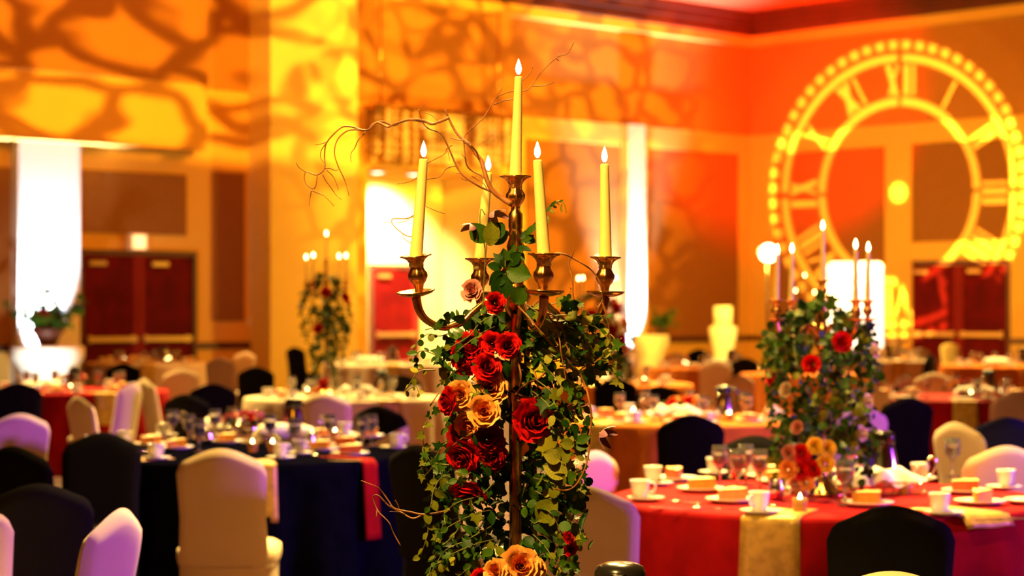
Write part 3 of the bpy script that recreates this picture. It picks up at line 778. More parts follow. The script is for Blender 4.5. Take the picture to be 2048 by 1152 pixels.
# ------------------------------------------------------------------ tables
def on(px, py, z=TOP): d = (EYE-z)*F/(py-HOR); return Vector(((px-1024)*d/F, d, z+.001))
T_NAVY = table(490, 11.6, M_NAVY, 'round table under a near-black navy cloth behind the tall white chair back', seed=1)
T_RED = table(1655, 8.85, M_RED, 'large round table under a deep red cloth beside the black chair', seed=2)
T_COP = table(1372, 15.2, M_COPPER, 'round table under a copper orange cloth behind the square black chair back', seed=3)
T_RED2 = table(1905, 19.0, M_RED, 'red clothed round table in front of the clock wall doors', seed=4)
T_RED3 = table(150, 20.6, M_RED, 'red clothed round table in front of the pale column', seed=5)
T_IVO = table(690, 19.0, M_IVORY, 'ivory clothed round table carrying the candelabrum in front of the pier', seed=6)
T_FAR = [table(295, 31.5, M_IVORY, 'ivory clothed table before the mahogany double doors', seed=7),
         table(770, 31, M_IVORY, 'ivory clothed table before the bright alcove door', seed=8),
         table(1215, 22.5, M_COPPER, 'copper clothed table half hidden by the tall foliage centrepiece', seed=9),
         table(1415, 29, M_COPPER, 'copper clothed table below the round lamp', seed=10),
         table(2010, 30, M_COPPER, 'copper clothed table before the clock wall doors, farthest of its row', seed=11),
         table(1755, 33, M_IVORY, 'ivory clothed table between the white screen and the clock wall doors', seed=12)]
T_HERO = table(1024, 4.72, M_NAVY, 'dark clothed table carrying the tall flowered candelabrum', rad=.68, seed=13)

# ------------------------------------------------------------------ chairs (crown pixel, cover, turn)
G = 'banquet chairs in stretch covers'
for a in (
    (442, 898, 'white', 0, 'tall white covered chair back with a violet edge in front of the navy table'),
    (28, 893, 'black', -25, 'black covered chair at the picture edge behind the larger black chair'),
    (75, 968, 'black', 18, 'large black covered chair beside the violet-lit white chair'),
    (-100, 1000, 'white', 10, 'sliver of a white chair cut off by the picture edge'),
    (234, 1018, 'white', 76, 'violet-lit white chair turned sideways before the navy cloth'),
    (38, 828, 'white', 34, 'violet-lit white chair back above the black chairs at the picture edge'),
    (158, 793, 'white', -52, 'slim white chair turned sideways in front of the red cloth'),
    (205, 866, 'black', 180, 'black chair tucked between the slim white chair and the navy table'),
    (292, 757, 'white', -62, 'white chair seen edge-on beside the red cloth'),
    (262, 766, 'white', 70, 'white chair seen edge-on, partly behind another edge-on white chair'),
    (363, 738, 'white', 15, 'cream chair back rising behind the black chair and the edge-on white chairs'),
    (372, 789, 'black', -20, 'black chair behind the glassware of the navy table'),
    (425, 768, 'black', 12, 'black chair overlapping the pair of cream chairs'),
    (246, 727, 'black', 10, 'small black chair back in front of the mahogany double doors'),
    (36, 766, 'black', 8, 'black chair at the picture edge under the pale column'),
    (440, 716, 'white', -10, 'white chair back with bright arched top near the pier'),
    (490, 704, 'white', 40, 'narrow cream chair beside the pier, behind the arched white chair'),
    (512, 734, 'black', 8, 'black chair in front of the narrow cream chair by the pier'),
    (590, 694, 'black', -30, 'black chair tilted against the foot of the pier'),
    (650, 785, 'white', -14, 'mauve-lit chair back beside the steel carafe of the navy table'),
    (802, 757, 'black', 5, 'black chair back below the bright alcove, behind the pale-striped chair'),
    (838, 890, 'black', -38, 'black chair at the navy table beside the tall centrepiece'),
    (1184, 902, 'white', 48, 'lilac-lit white chair back beside the foliage of the tall centrepiece'),
    (1165, 972, 'white', -8, 'big white chair back half hidden behind the tall centrepiece'),
    (1382, 830, 'black', 0, 'square black chair back in front of the copper cloth'),
    (1510, 872, 'black', 168, 'black chair behind the glassware of the large red table'),
    (1783, 1012, 'black', -4, 'broad black chair back in front of the large red table'),
    (1785, 1143, 'white', -10, 'arched top of a white chair at the bottom edge before the black chair'),
    (2010, 892, 'white', 12, 'white chair back at the picture edge behind the large red table'),
    (1914, 845, 'white', -58, 'slender cream chair turned sideways before the farther red cloth'),
    (2015, 835, 'navy', -12, 'navy chair back at the picture edge above the white chair'),
    (2032, 783, 'white', 12, 'beige-lit chair back at the picture edge above the navy chair'),
    (1722, 815, 'white', 18, 'violet-lit chair back beside the carafe, behind the flowered candelabrum'),
    (1815, 795, 'black', 10, 'black chair between the flowered candelabrum and the farther red cloth'),
    (1868, 746, 'white', 172, 'wide cream chair back behind the red table by the clock wall'),
    (1797, 676, 'white', 55, 'narrow white chair below the white screen'),
    (1840, 698, 'white', 10, 'small arched white chair in front of the clock wall doors'),
    (1900, 686, 'white', -35, 'cream chair before the middle of the clock wall doors'),
    (1862, 708, 'black', 60, 'slim black chair between two cream chairs by the clock wall doors'),
    (1480, 750, 'white', 35, 'violet-shaded white chair beside the foliage of the flowered candelabrum'),
    (1432, 722, 'white', 5, 'white chair with a bright peaked top behind the steel carafe'),
    (1352, 706, 'white', -25, 'white chair with a rounded top near the copper tables'),
    (1398, 698, 'black', 20, 'small black chair behind the two white chairs near the copper tables'),
    (1232, 757, 'black', 10, 'wide black chair back beside the trailing ivy'),
    (1320, 772, 'black', -10, 'black chair at the back rim of the copper table'),
    (1490, 716, 'black', 15, 'black chair behind the violet-shaded white chair'),
    (1730, 770, 'white', -30, 'cream chair glimpsed through the foliage of the flowered candelabrum'),
): chair(*a, group=G)
chair(757, 812, 'black', -26, 'black chair with a pale slanting sash and violet sheen behind the navy table', group=G, stripe=True)

# ------------------------------------------------------------------ large red table: place settings
S = [('beside the big white chair back', 1292, 1003, 1280), ('behind the first cup of the red table', 1312, 972, 1306), ('on the folded gold napkin', 1520, 1029, 1518), ('beside the broad black chair back', 1888, 1032, 1879), ('by the edge white chair', 2008, 980, 2012)]
for w_, px, py, cx in S:
    p = on(px, py); saucer(p, 'white saucer on the large red table, '+w_, 'saucers on the large red table')
    q = on(cx, py-3); q.z = p.z; cup(q, random.uniform(-2.6, 2.8), 'white coffee cup on the large red table, '+w_, 'cups on the large red table')
D = [('with orange cake near the gold napkin', 1462, 1006, 'o'), ('with golden cake toward the copper table', 1402, 984, 'o'), ('with golden cake beside the black chair crown', 1735, 1013, 'o'), ('with russet cake near the white chair', 1932, 988, 'r'), ('with cake next to the low roses', 1560, 968, 'o')]
for w_, px, py, c in D:
    p = on(px, py); plate(p, 'white dessert plate '+w_, 'dessert plates on the large red table')
    cake(p, random.uniform(-.5, .5), c, 'slice of cake on the plate '+w_, 'cake slices on the large red table')
for l, px, py in (('empty white plate beside the candelabrum foot', 1615, 985), ('empty white plate at the right rim of the red table', 2060, 1008)):
    plate(on(px, py), l.replace('right rim', 'far rim'), 'dessert plates on the large red table')
for l, px, py in (('water goblet beside the first golden cake', 1475, 985), ('water goblet just behind another near the low roses', 1492, 972), ('water goblet in front of the candelabrum foot', 1690, 1012), ('water goblet standing by the bread basket', 1700, 985)):
    goblet(on(px, py), l, 'goblets on the large red table')
basket(on(1758, 988), .1, 'bread basket with white linen and curled silver handle on the red table', 0)
carafe(on(1765, 972), 1.9, 'steel coffee carafe with black lid on the large red table', 1.0)
creamer(on(1468, 958), 'small steel cream jug in front of the black chair', None)
votive(on(1602, 1000), 'small lit votive beside the plate at the candelabrum foot')
napkin(T_RED, -112, 'gold satin napkin hanging over the front of the large red table', wid=.22, drop=.38)
napkin(T_RED, -58, 'gold satin napkin at the large red table by the white chair tip', wid=.22, drop=.05, inner=.3)
for px, py, a_, sp in ((1342, 1018, 1.1, 0), (1425, 1018, 1.4, 1), (1990, 1040, -1.1, 0), (1375, 1006, .9, 1), (1800, 1010, 1.2, 0)):
    cutlery(on(px, py), a_, 'dessert fork lying on the large red cloth' if not sp else 'teaspoon lying on the large red cloth', bool(sp), 'cutlery on the large red table')

# ------------------------------------------------------------------ navy table: place settings
S = [('nearest the black chair', 186, 903, 184), ('second from the black chair', 252, 893, 250), ('next to the hanging gold napkin', 312, 921, 311), ('just beyond the tall white chair back', 562, 920, 561), ('beside the pale-striped chair', 786, 899, 794)]
for w_, px, py, cx in S:
    p = on(px, py); saucer(p, 'white saucer on the navy table, '+w_, 'saucers on the navy table')
    q = on(cx, py-2); q.z = p.z; cup(q, random.uniform(0, 6), 'white coffee cup on the navy table, '+w_, 'cups on the navy table')
for w_, px, py, c in (('left of the bread basket', 452, 888, 'o'), ('with golden cake by the cups', 300, 893, 'o'), ('with orange cake near the mauve chair', 690, 895, 'r'), ('with golden cake near the pale-striped chair', 640, 903, 'o'), ('behind the tall white chair', 700, 912, 'r')):
    w_ = w_.replace('left of', 'close to')
    p = on(px, py); plate(p, 'white dessert plate on the navy table, '+w_, 'dessert plates on the navy table')
    cake(p, random.uniform(-.5, .5), c, 'slice of cake on the navy table, '+w_, 'cake slices on the navy table')
for l, px, py in (('water goblet beside the hanging gold napkin cup', 378, 893), ('water goblet in front of the pink flowers', 430, 880), ('water goblet close to the orange cake', 660, 893), ('water goblet by the rim near the pale-striped chair', 742, 893), ('water goblet left of the carafe', 540, 893)):
    goblet(on(px, py), l.replace('left of', 'close to')+' of the navy table', 'goblets on the navy table')
basket(on(568, 884), .05, 'bread basket heaped with white linen on the navy table', 1)
basket(on(440, 872), .4, 'bread basket with white linen behind the pink flowers', 2)
carafe(on(588, 876), 2.2, 'steel coffee carafe with black lid on the navy table', 1.0)
creamer(on(395, 878), 'small steel cream jug on the navy table')
votive(on(625, 889), 'lit votive by the bread basket on the navy table')
votive(on(505, 905), 'lit votive at the near rim of the navy table')
def dirdeg(T, px, py):
    p = on(px, py); return math.degrees(math.atan2(p.y-T.y, p.x-T.x))
napkin(T_NAVY, -128, 'gold satin napkin hanging from the navy table beside the white chair', wid=.19, drop=.30)
napkin(T_NAVY, -79, 'gold satin napkin hanging just past the tall white chair back', wid=.19, drop=.30)
napkin(T_NAVY, -38, 'red satin napkin hanging from the navy table beside the black chair', wid=.10, drop=.42, m=M_RED)

# crowded middle of both tables
def clutter(spots, nm, seed):
    r = random.Random(seed)
    for px, py, what in spots:
        p = on(px, py)
        if what == 'g': goblet(p, 'water goblet in the crowded middle of the '+nm, 'crowded goblets of the '+nm)
        elif what == 'p': plate(p, 'spare dessert plate in the middle of the '+nm, 'spare plates of the '+nm); cake(p, r.uniform(0, 3), r.choice('or'), 'untouched cake in the middle of the '+nm, 'untouched cakes of the '+nm)
        elif what == 'c': saucer(p, 'spare saucer in the middle of the '+nm, 'spare saucers of the '+nm); cup(p, r.uniform(0, 6), 'spare cup in the middle of the '+nm, 'spare cups of the '+nm)
        elif what == 'j': creamer(p, 'steel cream jug in the middle of the '+nm, 'cream jugs of the '+nm)
        elif what == 'f': cutlery(p, r.uniform(0, 3), 'fork among the crockery of the '+nm, False, 'forks of the '+nm)
        elif what == 's': cutlery(p, r.uniform(0, 3), 'teaspoon among the crockery of the '+nm, True, 'teaspoons of the '+nm)
        elif what == 'v': votive(p, 'lit votive among the crockery of the '+nm, 'crowded votives of the '+nm)
clutter([(350, 900, 'p'), (398, 905, 'g'), (415, 890, 'j'), (465, 874, 'g'), (510, 868, 'c'), (640, 878, 'p'), (690, 872, 'c'), (735, 876, 'p'), (620, 898, 'j'), (725, 899, 'g'), (652, 912, 's'), (690, 922, 'f'), (345, 882, 'g'), (280, 906, 's'), (228, 912, 'f'), (545, 905, 'v'), (600, 911, 'c'), (330, 874, 'c'), (590, 903, 'g'), (670, 880, 'v')], 'navy table', 71)
clutter([(1440, 975, 'g'), (1535, 958, 'p'), (1520, 985, 'g'), (1505, 948, 'c'), (1585, 952, 'g'), (1350, 962, 'p'), (1430, 950, 'c'), (1840, 962, 'c'), (1700, 948, 'p'), (1552, 1000, 'j'), (1810, 990, 'v'), (1850, 985, 's'), (1380, 1022, 'f'), (1575, 1015, 's'), (1960, 1010, 'p'), (1905, 955, 'g'), (1600, 1025, 'v'), (2030, 1040, 'f')], 'large red table', 72)
# ------------------------------------------------------------------ farther tables: simpler settings
def lay(T, nm, seed, n=7, cak='o', nap=M_GOLD, naps=(-100, -50)):
    r = random.Random(seed)
    for k in range(n):
        t = 2*PI*(k+.3)/n+r.uniform(-.1, .1); base = T+Vector((0, 0, TOP+.001))
        def pol(rr, da): return base+Vector((rr*math.cos(t+da), rr*math.sin(t+da), 0))
        p = pol(.70, .17); saucer(p, 'white saucer on the '+nm, 'saucers on the '+nm); cup(p, r.uniform(0, 6), 'white coffee cup on the '+nm, 'cups on the '+nm)
        p = pol(.62, -.14); plate(p, 'white dessert plate on the '+nm, 'dessert plates on the '+nm)
        if r.random() < .75: cake(p, r.uniform(0, 6), cak if r.random() < .7 else 'r', 'slice of cake on the '+nm, 'cake slices on the '+nm)
        p = pol(.48, .2); goblet(p, 'water goblet on the '+nm, 'goblets on the '+nm)
    base = T+Vector((0, 0, TOP+.001))
    t = r.uniform(3.6, 5.2); basket(base+Vector((.33*math.cos(t), .33*math.sin(t), 0)), r.uniform(-.4, .4), 'bread basket with white linen on the '+nm, seed % 3)
    t += 1.2; carafe(base+Vector((.33*math.cos(t), .33*math.sin(t), 0)), r.uniform(0, 6), 'steel coffee carafe with black lid on the '+nm)
    for k in range(3):
        t = r.uniform(0, 6.3); votive(base+Vector((.42*math.cos(t+k*2), .42*math.sin(t+k*2), 0)), 'lit votive on the '+nm, 'votives on the '+nm)
    for dg in naps:
        napkin(T, dg, 'gold satin napkin hanging from the '+nm, 'napkins on the '+nm, wid=.2, drop=.3, m=nap)
lay(T_COP, 'copper table behind the square black chair', 21, naps=(-135, -20))
lay(T_RED2, 'red table before the clock wall doors', 22, naps=(-95, -150))
lay(T_RED3, 'red table before the pale column', 23, naps=(-110, -60))
lay(T_IVO, 'ivory table in front of the pier', 24, naps=(-60,))
for k, nm in enumerate(('ivory table before the double doors', 'ivory table before the alcove', 'copper table behind the centrepiece foliage', 'copper table below the round lamp', 'outermost copper table by the clock wall', 'ivory table near the white screen')):
    lay(T_FAR[k], nm, 30+k, n=6, naps=(-80,))

# low flower bowls on tables
def low_flowers(c, nm, cols, seed, r0=.13):
    r = random.Random(seed)
    b = obj('flower_bowl', MB().lathe([(0, 0), (.06, 0), (.09, .04), (.10, .085), (.09, .085), (0, .05)], 20), M_STEEL); b.location = c
    tag(b, 'low silver flower bowl on the '+nm, 'bowl')
    for k in range(9):
        t = 2*PI*k/9+r.uniform(-.3, .3); rr = r0*(.35+.65*(k % 3)/2)
        d = Vector((rr*math.cos(t), rr*math.sin(t), .15-.25*rr))
        rose(c+d, r.uniform(.034, .046), d+Vector((0, -.08, .06)), cols[k % len(cols)], 'rose in the low bowl on the '+nm, seed*10+k, 'roses in the bowl on the '+nm, joined=True)
    for k in range(5):
        t = 2*PI*k/5+.4
        vine('greenery_sprig', 'leafy sprig in the low bowl on the '+nm, [c+Vector((.05*math.cos(t), .05*math.sin(t), .08)), c+Vector((.12*math.cos(t), .12*math.sin(t), .13)), c+Vector((.2*math.cos(t), .2*math.sin(t), .09))], ['oval', 'ivy'], .045, .02, [0, 1], seed*7+k, group='sprigs in the bowl on the '+nm, joined=True, cat='sprig')
low_flowers(on(492, 876), 'navy table', [M_ROSEP, M_ROSE, M_ROSEP], 3)
low_flowers(T_RED2+Vector((.1, -.1, TOP+.001)), 'red table before the clock wall doors', [M_ROSE, M_ROSEP, M_ROSEY], 4)
low_flowers(T_COP+Vector((0, 0, TOP+.001)), 'copper table behind the square black chair', [M_ROSEY, M_ROSE], 5)
low_flowers(T_RED3+Vector((0, 0, TOP+.001)), 'red table before the pale column', [M_ROSE, M_ALBIN], 6)
# ------------------------------------------------------------------ farther candelabra with garlands
CNAME = {'rose_red': 'red', 'rose_peach': 'yellow', 'rose_pink': 'pink', 'ivory_petal': 'ivory', 'rose_crimson': 'crimson'}
def zone(f): return 'at the foot' if f < .28 else ('in the middle' if f < .58 else 'near the top')
def far_candelabrum(base, H, rot, label, nm, env, cols, seed, span=.21, nv=14, arm_n=4, scale_leaf=1.0, clen=.205, drop=.19):
    """garland: env = [(height fraction, radius)]"""
    r = random.Random(seed)
    arms = []
    for k in range(arm_n):
        t = rot+k*2*PI/arm_n; arms.append((span*math.cos(t), span*math.sin(t), 0, 0))
    candelabrum(base, H, arms, label, arm_drop=drop)
    pts = [(0, 0, H)]+[(a[0], a[1], H-drop) for a in arms]
    for k, p in enumerate(pts):
        b = base+Vector(p)
        candle(b, b+Vector((r.uniform(-.006, .006), 0, clen+(.01 if k == 0 else r.uniform(-.01, .01)))), .0125, .0085, 'middle taper candle of the '+nm if k == 0 else 'outer taper candle of the '+nm, 'candles of the '+nm, flame=1.15)
    def rad(z):
        f = z/H
        for (f0, r0), (f1, r1) in zip(env, env[1:]):
            if f0 <= f <= f1: return r0+(r1-r0)*(f-f0)/(f1-f0)
        return env[-1][1]
    for k in range(nv):
        z = r.uniform(.25, env[-1][0])*H; t = r.uniform(0, 2*PI); z2 = max(.03, z-r.uniform(.15, .4)); P = []
        for q in range(5):
            f = q/4; zz = z+(z2-z)*f**1.4+.05*math.sin(PI*f); tt = t+r.uniform(-.5, .5)
            rr = rad(min(zz, H*.99))*(.35+.65*min(1, f*1.4)); P.append(base+Vector((rr*math.cos(tt), rr*math.sin(tt), zz)))
        vine('garland_vine', 'leafy vine %s of the garland on the %s' % (zone(z/H), nm), P, ['ivy', 'oval', 'round'], .05*scale_leaf, .008, [0, 0, 1, 1, 2], seed*50+k, rad=.002, group='vines %s of the %s' % (zone(z/H), nm), joined=True)
    for k, (fz, t, c, s) in enumerate(cols):
        z = fz*H; rr = rad(z)*1.02
        p = base+Vector((rr*math.cos(t), rr*math.sin(t), z))
        rose(p, s, (math.cos(t), math.sin(t), .25), c, '%s rose %s of the garland on the %s' % (CNAME[c.name], zone(fz), nm), seed*60+k, '%s roses %s of the %s' % (CNAME[c.name], zone(fz), nm), joined=True)
ENV = [(0, .16), (.15, .2), (.35, .22), (.6, .24), (.78, .25), (.9, .12)]
far_candelabrum(Vector(((1645-1024)*8.9/F, 8.9, TOP+.001)), .908, math.radians(27), 'brass candelabrum wound with greenery on the large red table', 'candelabrum on the large red table', ENV,
    [(.62, -1.9, M_ROSE, .036), (.72, -1.4, M_ROSE, .04), (.5, -2.4, M_ALBIN, .03), (.45, -.8, M_ALBIN, .028), (.3, -.9, M_ALBIN, .028), (.33, -2.2, M_ROSEP, .026), (.55, -2.8, M_ROSE, .03), (.68, -.7, M_ALBIN, .03)], 5, nv=46, drop=.085, span=.235)
for k, (px, py, r_, m, nm) in enumerate(((1604, 907, .036, M_ROSE, 'upper red'), (1601, 941, .037, M_ROSE, 'lower red'), (1627, 938, .034, M_ROSE, 'half-hidden red'), (1630, 892, .033, M_ROSEL, 'topmost yellow'), (1655, 897, .032, M_ROSEL, 'second yellow'), (1651, 927, .035, M_ROSEL, 'lowest yellow'), (1577, 938, .036, M_ROSEY, 'outer peach'), (1578, 906, .03, M_ROSEP, 'outer pink'), (1612, 965, .032, M_ROSEY, 'bottom peach'), (1592, 968, .026, M_ROSEP, 'small pink'))):
    rose(at(px, py, 8.66), r_, (.1*math.sin(k*2), -1, .25), m, nm+' rose in the clump at the foot of the red table candelabrum', 900+k, 'roses clumped at the foot of the red table candelabrum', joined=True)
far_candelabrum(Vector(((652-1024)*18.9/F, 18.9, TOP+.001)), 1.24, math.radians(62), 'tall candelabrum with dark garland in front of the pier', 'candelabrum in front of the pier', [(0, .12), (.2, .14), (.45, .2), (.65, .24), (.8, .19), (.9, .08)],
    [(.1, -1.6, M_ROSE, .05), (.5, -1.8, M_ROSE, .045), (.72, -.6, M_ROSE, .05), (.76, -1.5, M_ROSE, .045), (.04, -2.2, M_ROSEY, .045)], 6, nv=30)
far_candelabrum(Vector(((1195-1024)*21.4/F, 21.4, TOP+.001)), 1.08, math.radians(35), 'candelabrum with mixed flowers behind the tall centrepiece', 'candelabrum behind the tall centrepiece', [(0, .2), (.2, .3), (.45, .36), (.65, .36), (.8, .28), (.9, .1)],
    [(.68, -1.8, M_ROSE, .06), (.74, -1.0, M_ROSE, .06), (.55, -1.2, M_ROSE, .055), (.6, -.8, M_ROSEY, .06), (.45, -.9, M_ROSE, .06), (.35, -.7, M_ROSEP, .06), (.4, -1.9, M_ROSEY, .05)], 7, nv=30, span=.24)
far_candelabrum(Vector(((1610-1024)*26/F, 26, TOP+.001)), .98, math.radians(50), 'small candelabrum seen past the candles of the large red table', 'distant candelabrum near the round lamp', ENV, [(.6, -1.5, M_ROSE, .05)], 8, nv=10)
tb = table(1610, 26, M_COPPER, 'copper clothed table hidden behind the flowered candelabrum', rad=.8, seed=15)

# ------------------------------------------------------------------ pedestals, flower bowls, lamp, screen
def pedestal(px, py, d, wid, label, h=None):
    p = Vector(((px-1024)*d/F, d, 0)); h = h or EYE+(HOR-py)*d/F
    t = thing('draped_pedestal', label, 'pedestal', p)
    obj('drape', MB().lathe([(0, h), (wid*.96, h), (wid, h-.02), (wid*.98, h-.2), (wid*.72, h*.55), (wid*.66, h*.35), (wid*.9, .004)], 36, wob=lambda t_, z: .05*math.sin(9*t_)*(1-z/h)), M_NAPKIN, t)
    obj('tabletop', MB().lathe([(0, h+.004), (wid*.9, h+.004), (wid*.9, h+.012), (0, h+.012)], 36), M_NAPKIN, t)
    return p+Vector((0, 0, h+.012))
def arrangement(p, s, nm, seed, red=True):
    r = random.Random(seed)
    b = obj('flower_vase', MB().lathe([(0, 0), (.10*s, 0), (.15*s, .12*s), (.2*s, .2*s), (.17*s, .2*s), (0, .1*s)], 20), M_RAIL); b.location = p
    tag(b, 'dark bowl vase of the '+nm, 'vase')
    for k in range(16):
        t = 2*PI*k/16+r.uniform(-.2, .2); e = r.uniform(.25, 1.2); L = r.uniform(.3, .62)*s
        d = Vector((math.cos(t)*math.cos(e), math.sin(t)*math.cos(e), math.sin(e)))
        P = [p+Vector((0, 0, .15*s)), p+Vector((0, 0, .18*s))+d*L*.5, p+Vector((0, 0, .16*s))+d*L+Vector((0, 0, -.06*s))]
        vine('foliage_stem', 'leafy stem in the '+nm, P, ['oval', 'narrow', 'ivy'], .13*s, .03*s, [0, 1], seed*40+k, rad=.005*s, group='stems of the '+nm, joined=True, cat='stem')
    if red:
        for k in range(7):
            t = 2*PI*k/7; rr = .13*s
            rose(p+Vector((rr*math.cos(t), rr*math.sin(t), .27*s+.05*(k % 3))), .07*s, (math.cos(t), math.sin(t), .6), M_ROSED, 'dark red bloom in the '+nm, seed*9+k, 'blooms of the '+nm, joined=True)
p = pedestal(95, 692, R(a_of(95, 1.7), 1.7).y, .62, 'white draped table at the foot of the pale column', h=.93); arrangement(p, 1.5, 'flower arrangement before the pale column', 11)
p = pedestal(1300, 668, R(a_of(1300, 1.6), 1.6).y, .42, 'white draped pedestal at the foot of the slim pilaster', h=1.0); arrangement(p+Vector((.25, 0, 0)), .95, 'greenery before the slim pilaster', 12, False)
p = pedestal(1446, 655, 44, .3, 'white draped pedestal near the far corner', h=1.2)
v = obj('cylinder_vase', MB().lathe([(0, 0), (.20, 0), (.20, .42), (.18, .42), (.18, .03), (0, .03)], 24), M_CHINA); v.location = p
tag(v, 'white cylinder vase on the pedestal near the far corner', 'vase')
# round projector lamp on a tripod near the corner
p = at(1537, 506, 40.0)
t = thing('spotlight', 'round glaring spotlight on a tripod beside the projected clock', 'spotlight', (p.x, p.y, 0))
obj('housing', MB().lathe([(0, .32), (.13, .3), (.17, .2), (.20, .0), (.19, -.02), (.17, 0), (.17, .03), (0, .03)], 24, Matrix.Translation((0, 0, p.z)) @ Matrix.Rotation(-PI/2-.0, 4, 'X')), M_LID, t)
obj('lens', MB().lathe([(0, .0), (.17, .0), (.165, .012), (0, .02)], 24, Matrix.Translation((0, 0, p.z)) @ Matrix.Rotation(PI/2, 4, 'X')), lampm('spot_lens', (1, .88, .45), 9), t)
obj('pole', MB().tube([(0, .1, .7), (0, .1, p.z-.15)], .025, 8), M_LID, t)
for k in range(3):
    a_ = 2*PI*k/3; obj('leg', MB().tube([(0, .1, .75), (.5*math.cos(a_), .1+.5*math.sin(a_), .015)], .018, 6), M_LID, t)
point('spotlight_lamp', (p.x-.35, p.y+.5, p.z+.1), 2000, (1, .62, .06), .15)
# white screen
d = 41.0; x0, x1 = (1656-1024)*d/F, (1766-1024)*d/F; z1 = EYE+(HOR-524)*d/F; z0 = EYE+(HOR-700)*d/F
t = thing('projection_screen', 'glaring white rectangular screen standing before the clock wall', 'screen', ((x0+x1)/2, d, 0))
w2 = (x1-x0)/2
def rr_rect(w, z0, z1, rad, n_=5):
    out = []
    for cx, cz, a0 in ((w-rad, z1-rad, 0), (-w+rad, z1-rad, 90), (-w+rad, z0+rad, 180), (w-rad, z0+rad, 270)):
        for k in range(n_+1):
            q = math.radians(a0+90*k/n_); out.append((cx+rad*math.cos(q), cz+rad*math.sin(q)))
    return out
o_ = rr_rect(w2, z0, z1, .12); N = len(o_)
obj('lit_face', MB().add([(x, -.03, z) for x, z in o_]+[(x, .03, z) for x, z in o_], [tuple(range(N))[::-1], tuple(range(N, 2*N))]+[(k, (k+1) % N, N+(k+1) % N, N+k) for k in range(N)]), lampm('screen_glow', (1, .97, .86), 1.6), t, False)
obj('stand_foot', MB().box(-w2*.9, -w2*.75, -.25, .25, 0, .03).box(-w2*.87, -w2*.79, -.02, .02, .03, z0+.05), M_LID, t, False)
obj('stand_foot', MB().box(w2*.75, w2*.9, -.25, .25, 0, .03).box(w2*.79, w2*.87, -.02, .02, .03, z0+.05), M_LID, t, False)
# ------------------------------------------------------------------ the tall centrepiece, in focus
D0 = 4.67
def hp(px, py, dd=0.0):
    d = D0+dd; return Vector(((px-1024)*d/F, d, EYE+(HOR-py)*d/F))
axis = hp(1031, 358)
HB = Vector((axis.x, D0, TOP+.001)); HH = axis.z-HB.z
u = .203; w = .064
dl, dr, df, db = -.07, .07, -.20, .20
def arm(px, dd): p = hp(px, 520, dd); return (p.x-HB.x, dd)
arms = [(*arm(832, dl), .12, -.10), (*arm(1211, dr), 0, .02), (*arm(1088, df), .0, .03), (*arm(960, db), 0, 0)]
candelabrum(HB, HH, arms, 'tall old brass candelabrum with five lit candles on the dark table', arm_drop=.178)
zs = HB.z+HH-.178
for (bx, tx, ty, dd, lab, c) in ((1033, 1037, 153, 0, 'topmost cream taper candle, burning on the centre stem', 1), (840, 847, 318, dl, 'leaning cream taper candle on the arm below the curly willow', 0), (1212, 1209, 328, dr, 'cream taper candle on the arm nearest the slim pilaster', 0), (1085, 1075, 320, df, 'cream taper candle on the arm pointing at the viewer', 0), (963, 976, 345, db, 'cream taper candle half hidden on the rear arm', 0)):
    k = {0: None}
    if c: b = Vector((HB.x, D0, HB.z+HH))
    else:
        a = [q for q in arms if abs(q[1]-dd) < 1e-6][0]; b = Vector((HB.x+a[0], D0+dd, zs))
    candle(b, hp(tx, ty, dd), .0145 if not c else .0140, .0098 if not c else .0085, lab, 'tapers on the tall centrepiece')

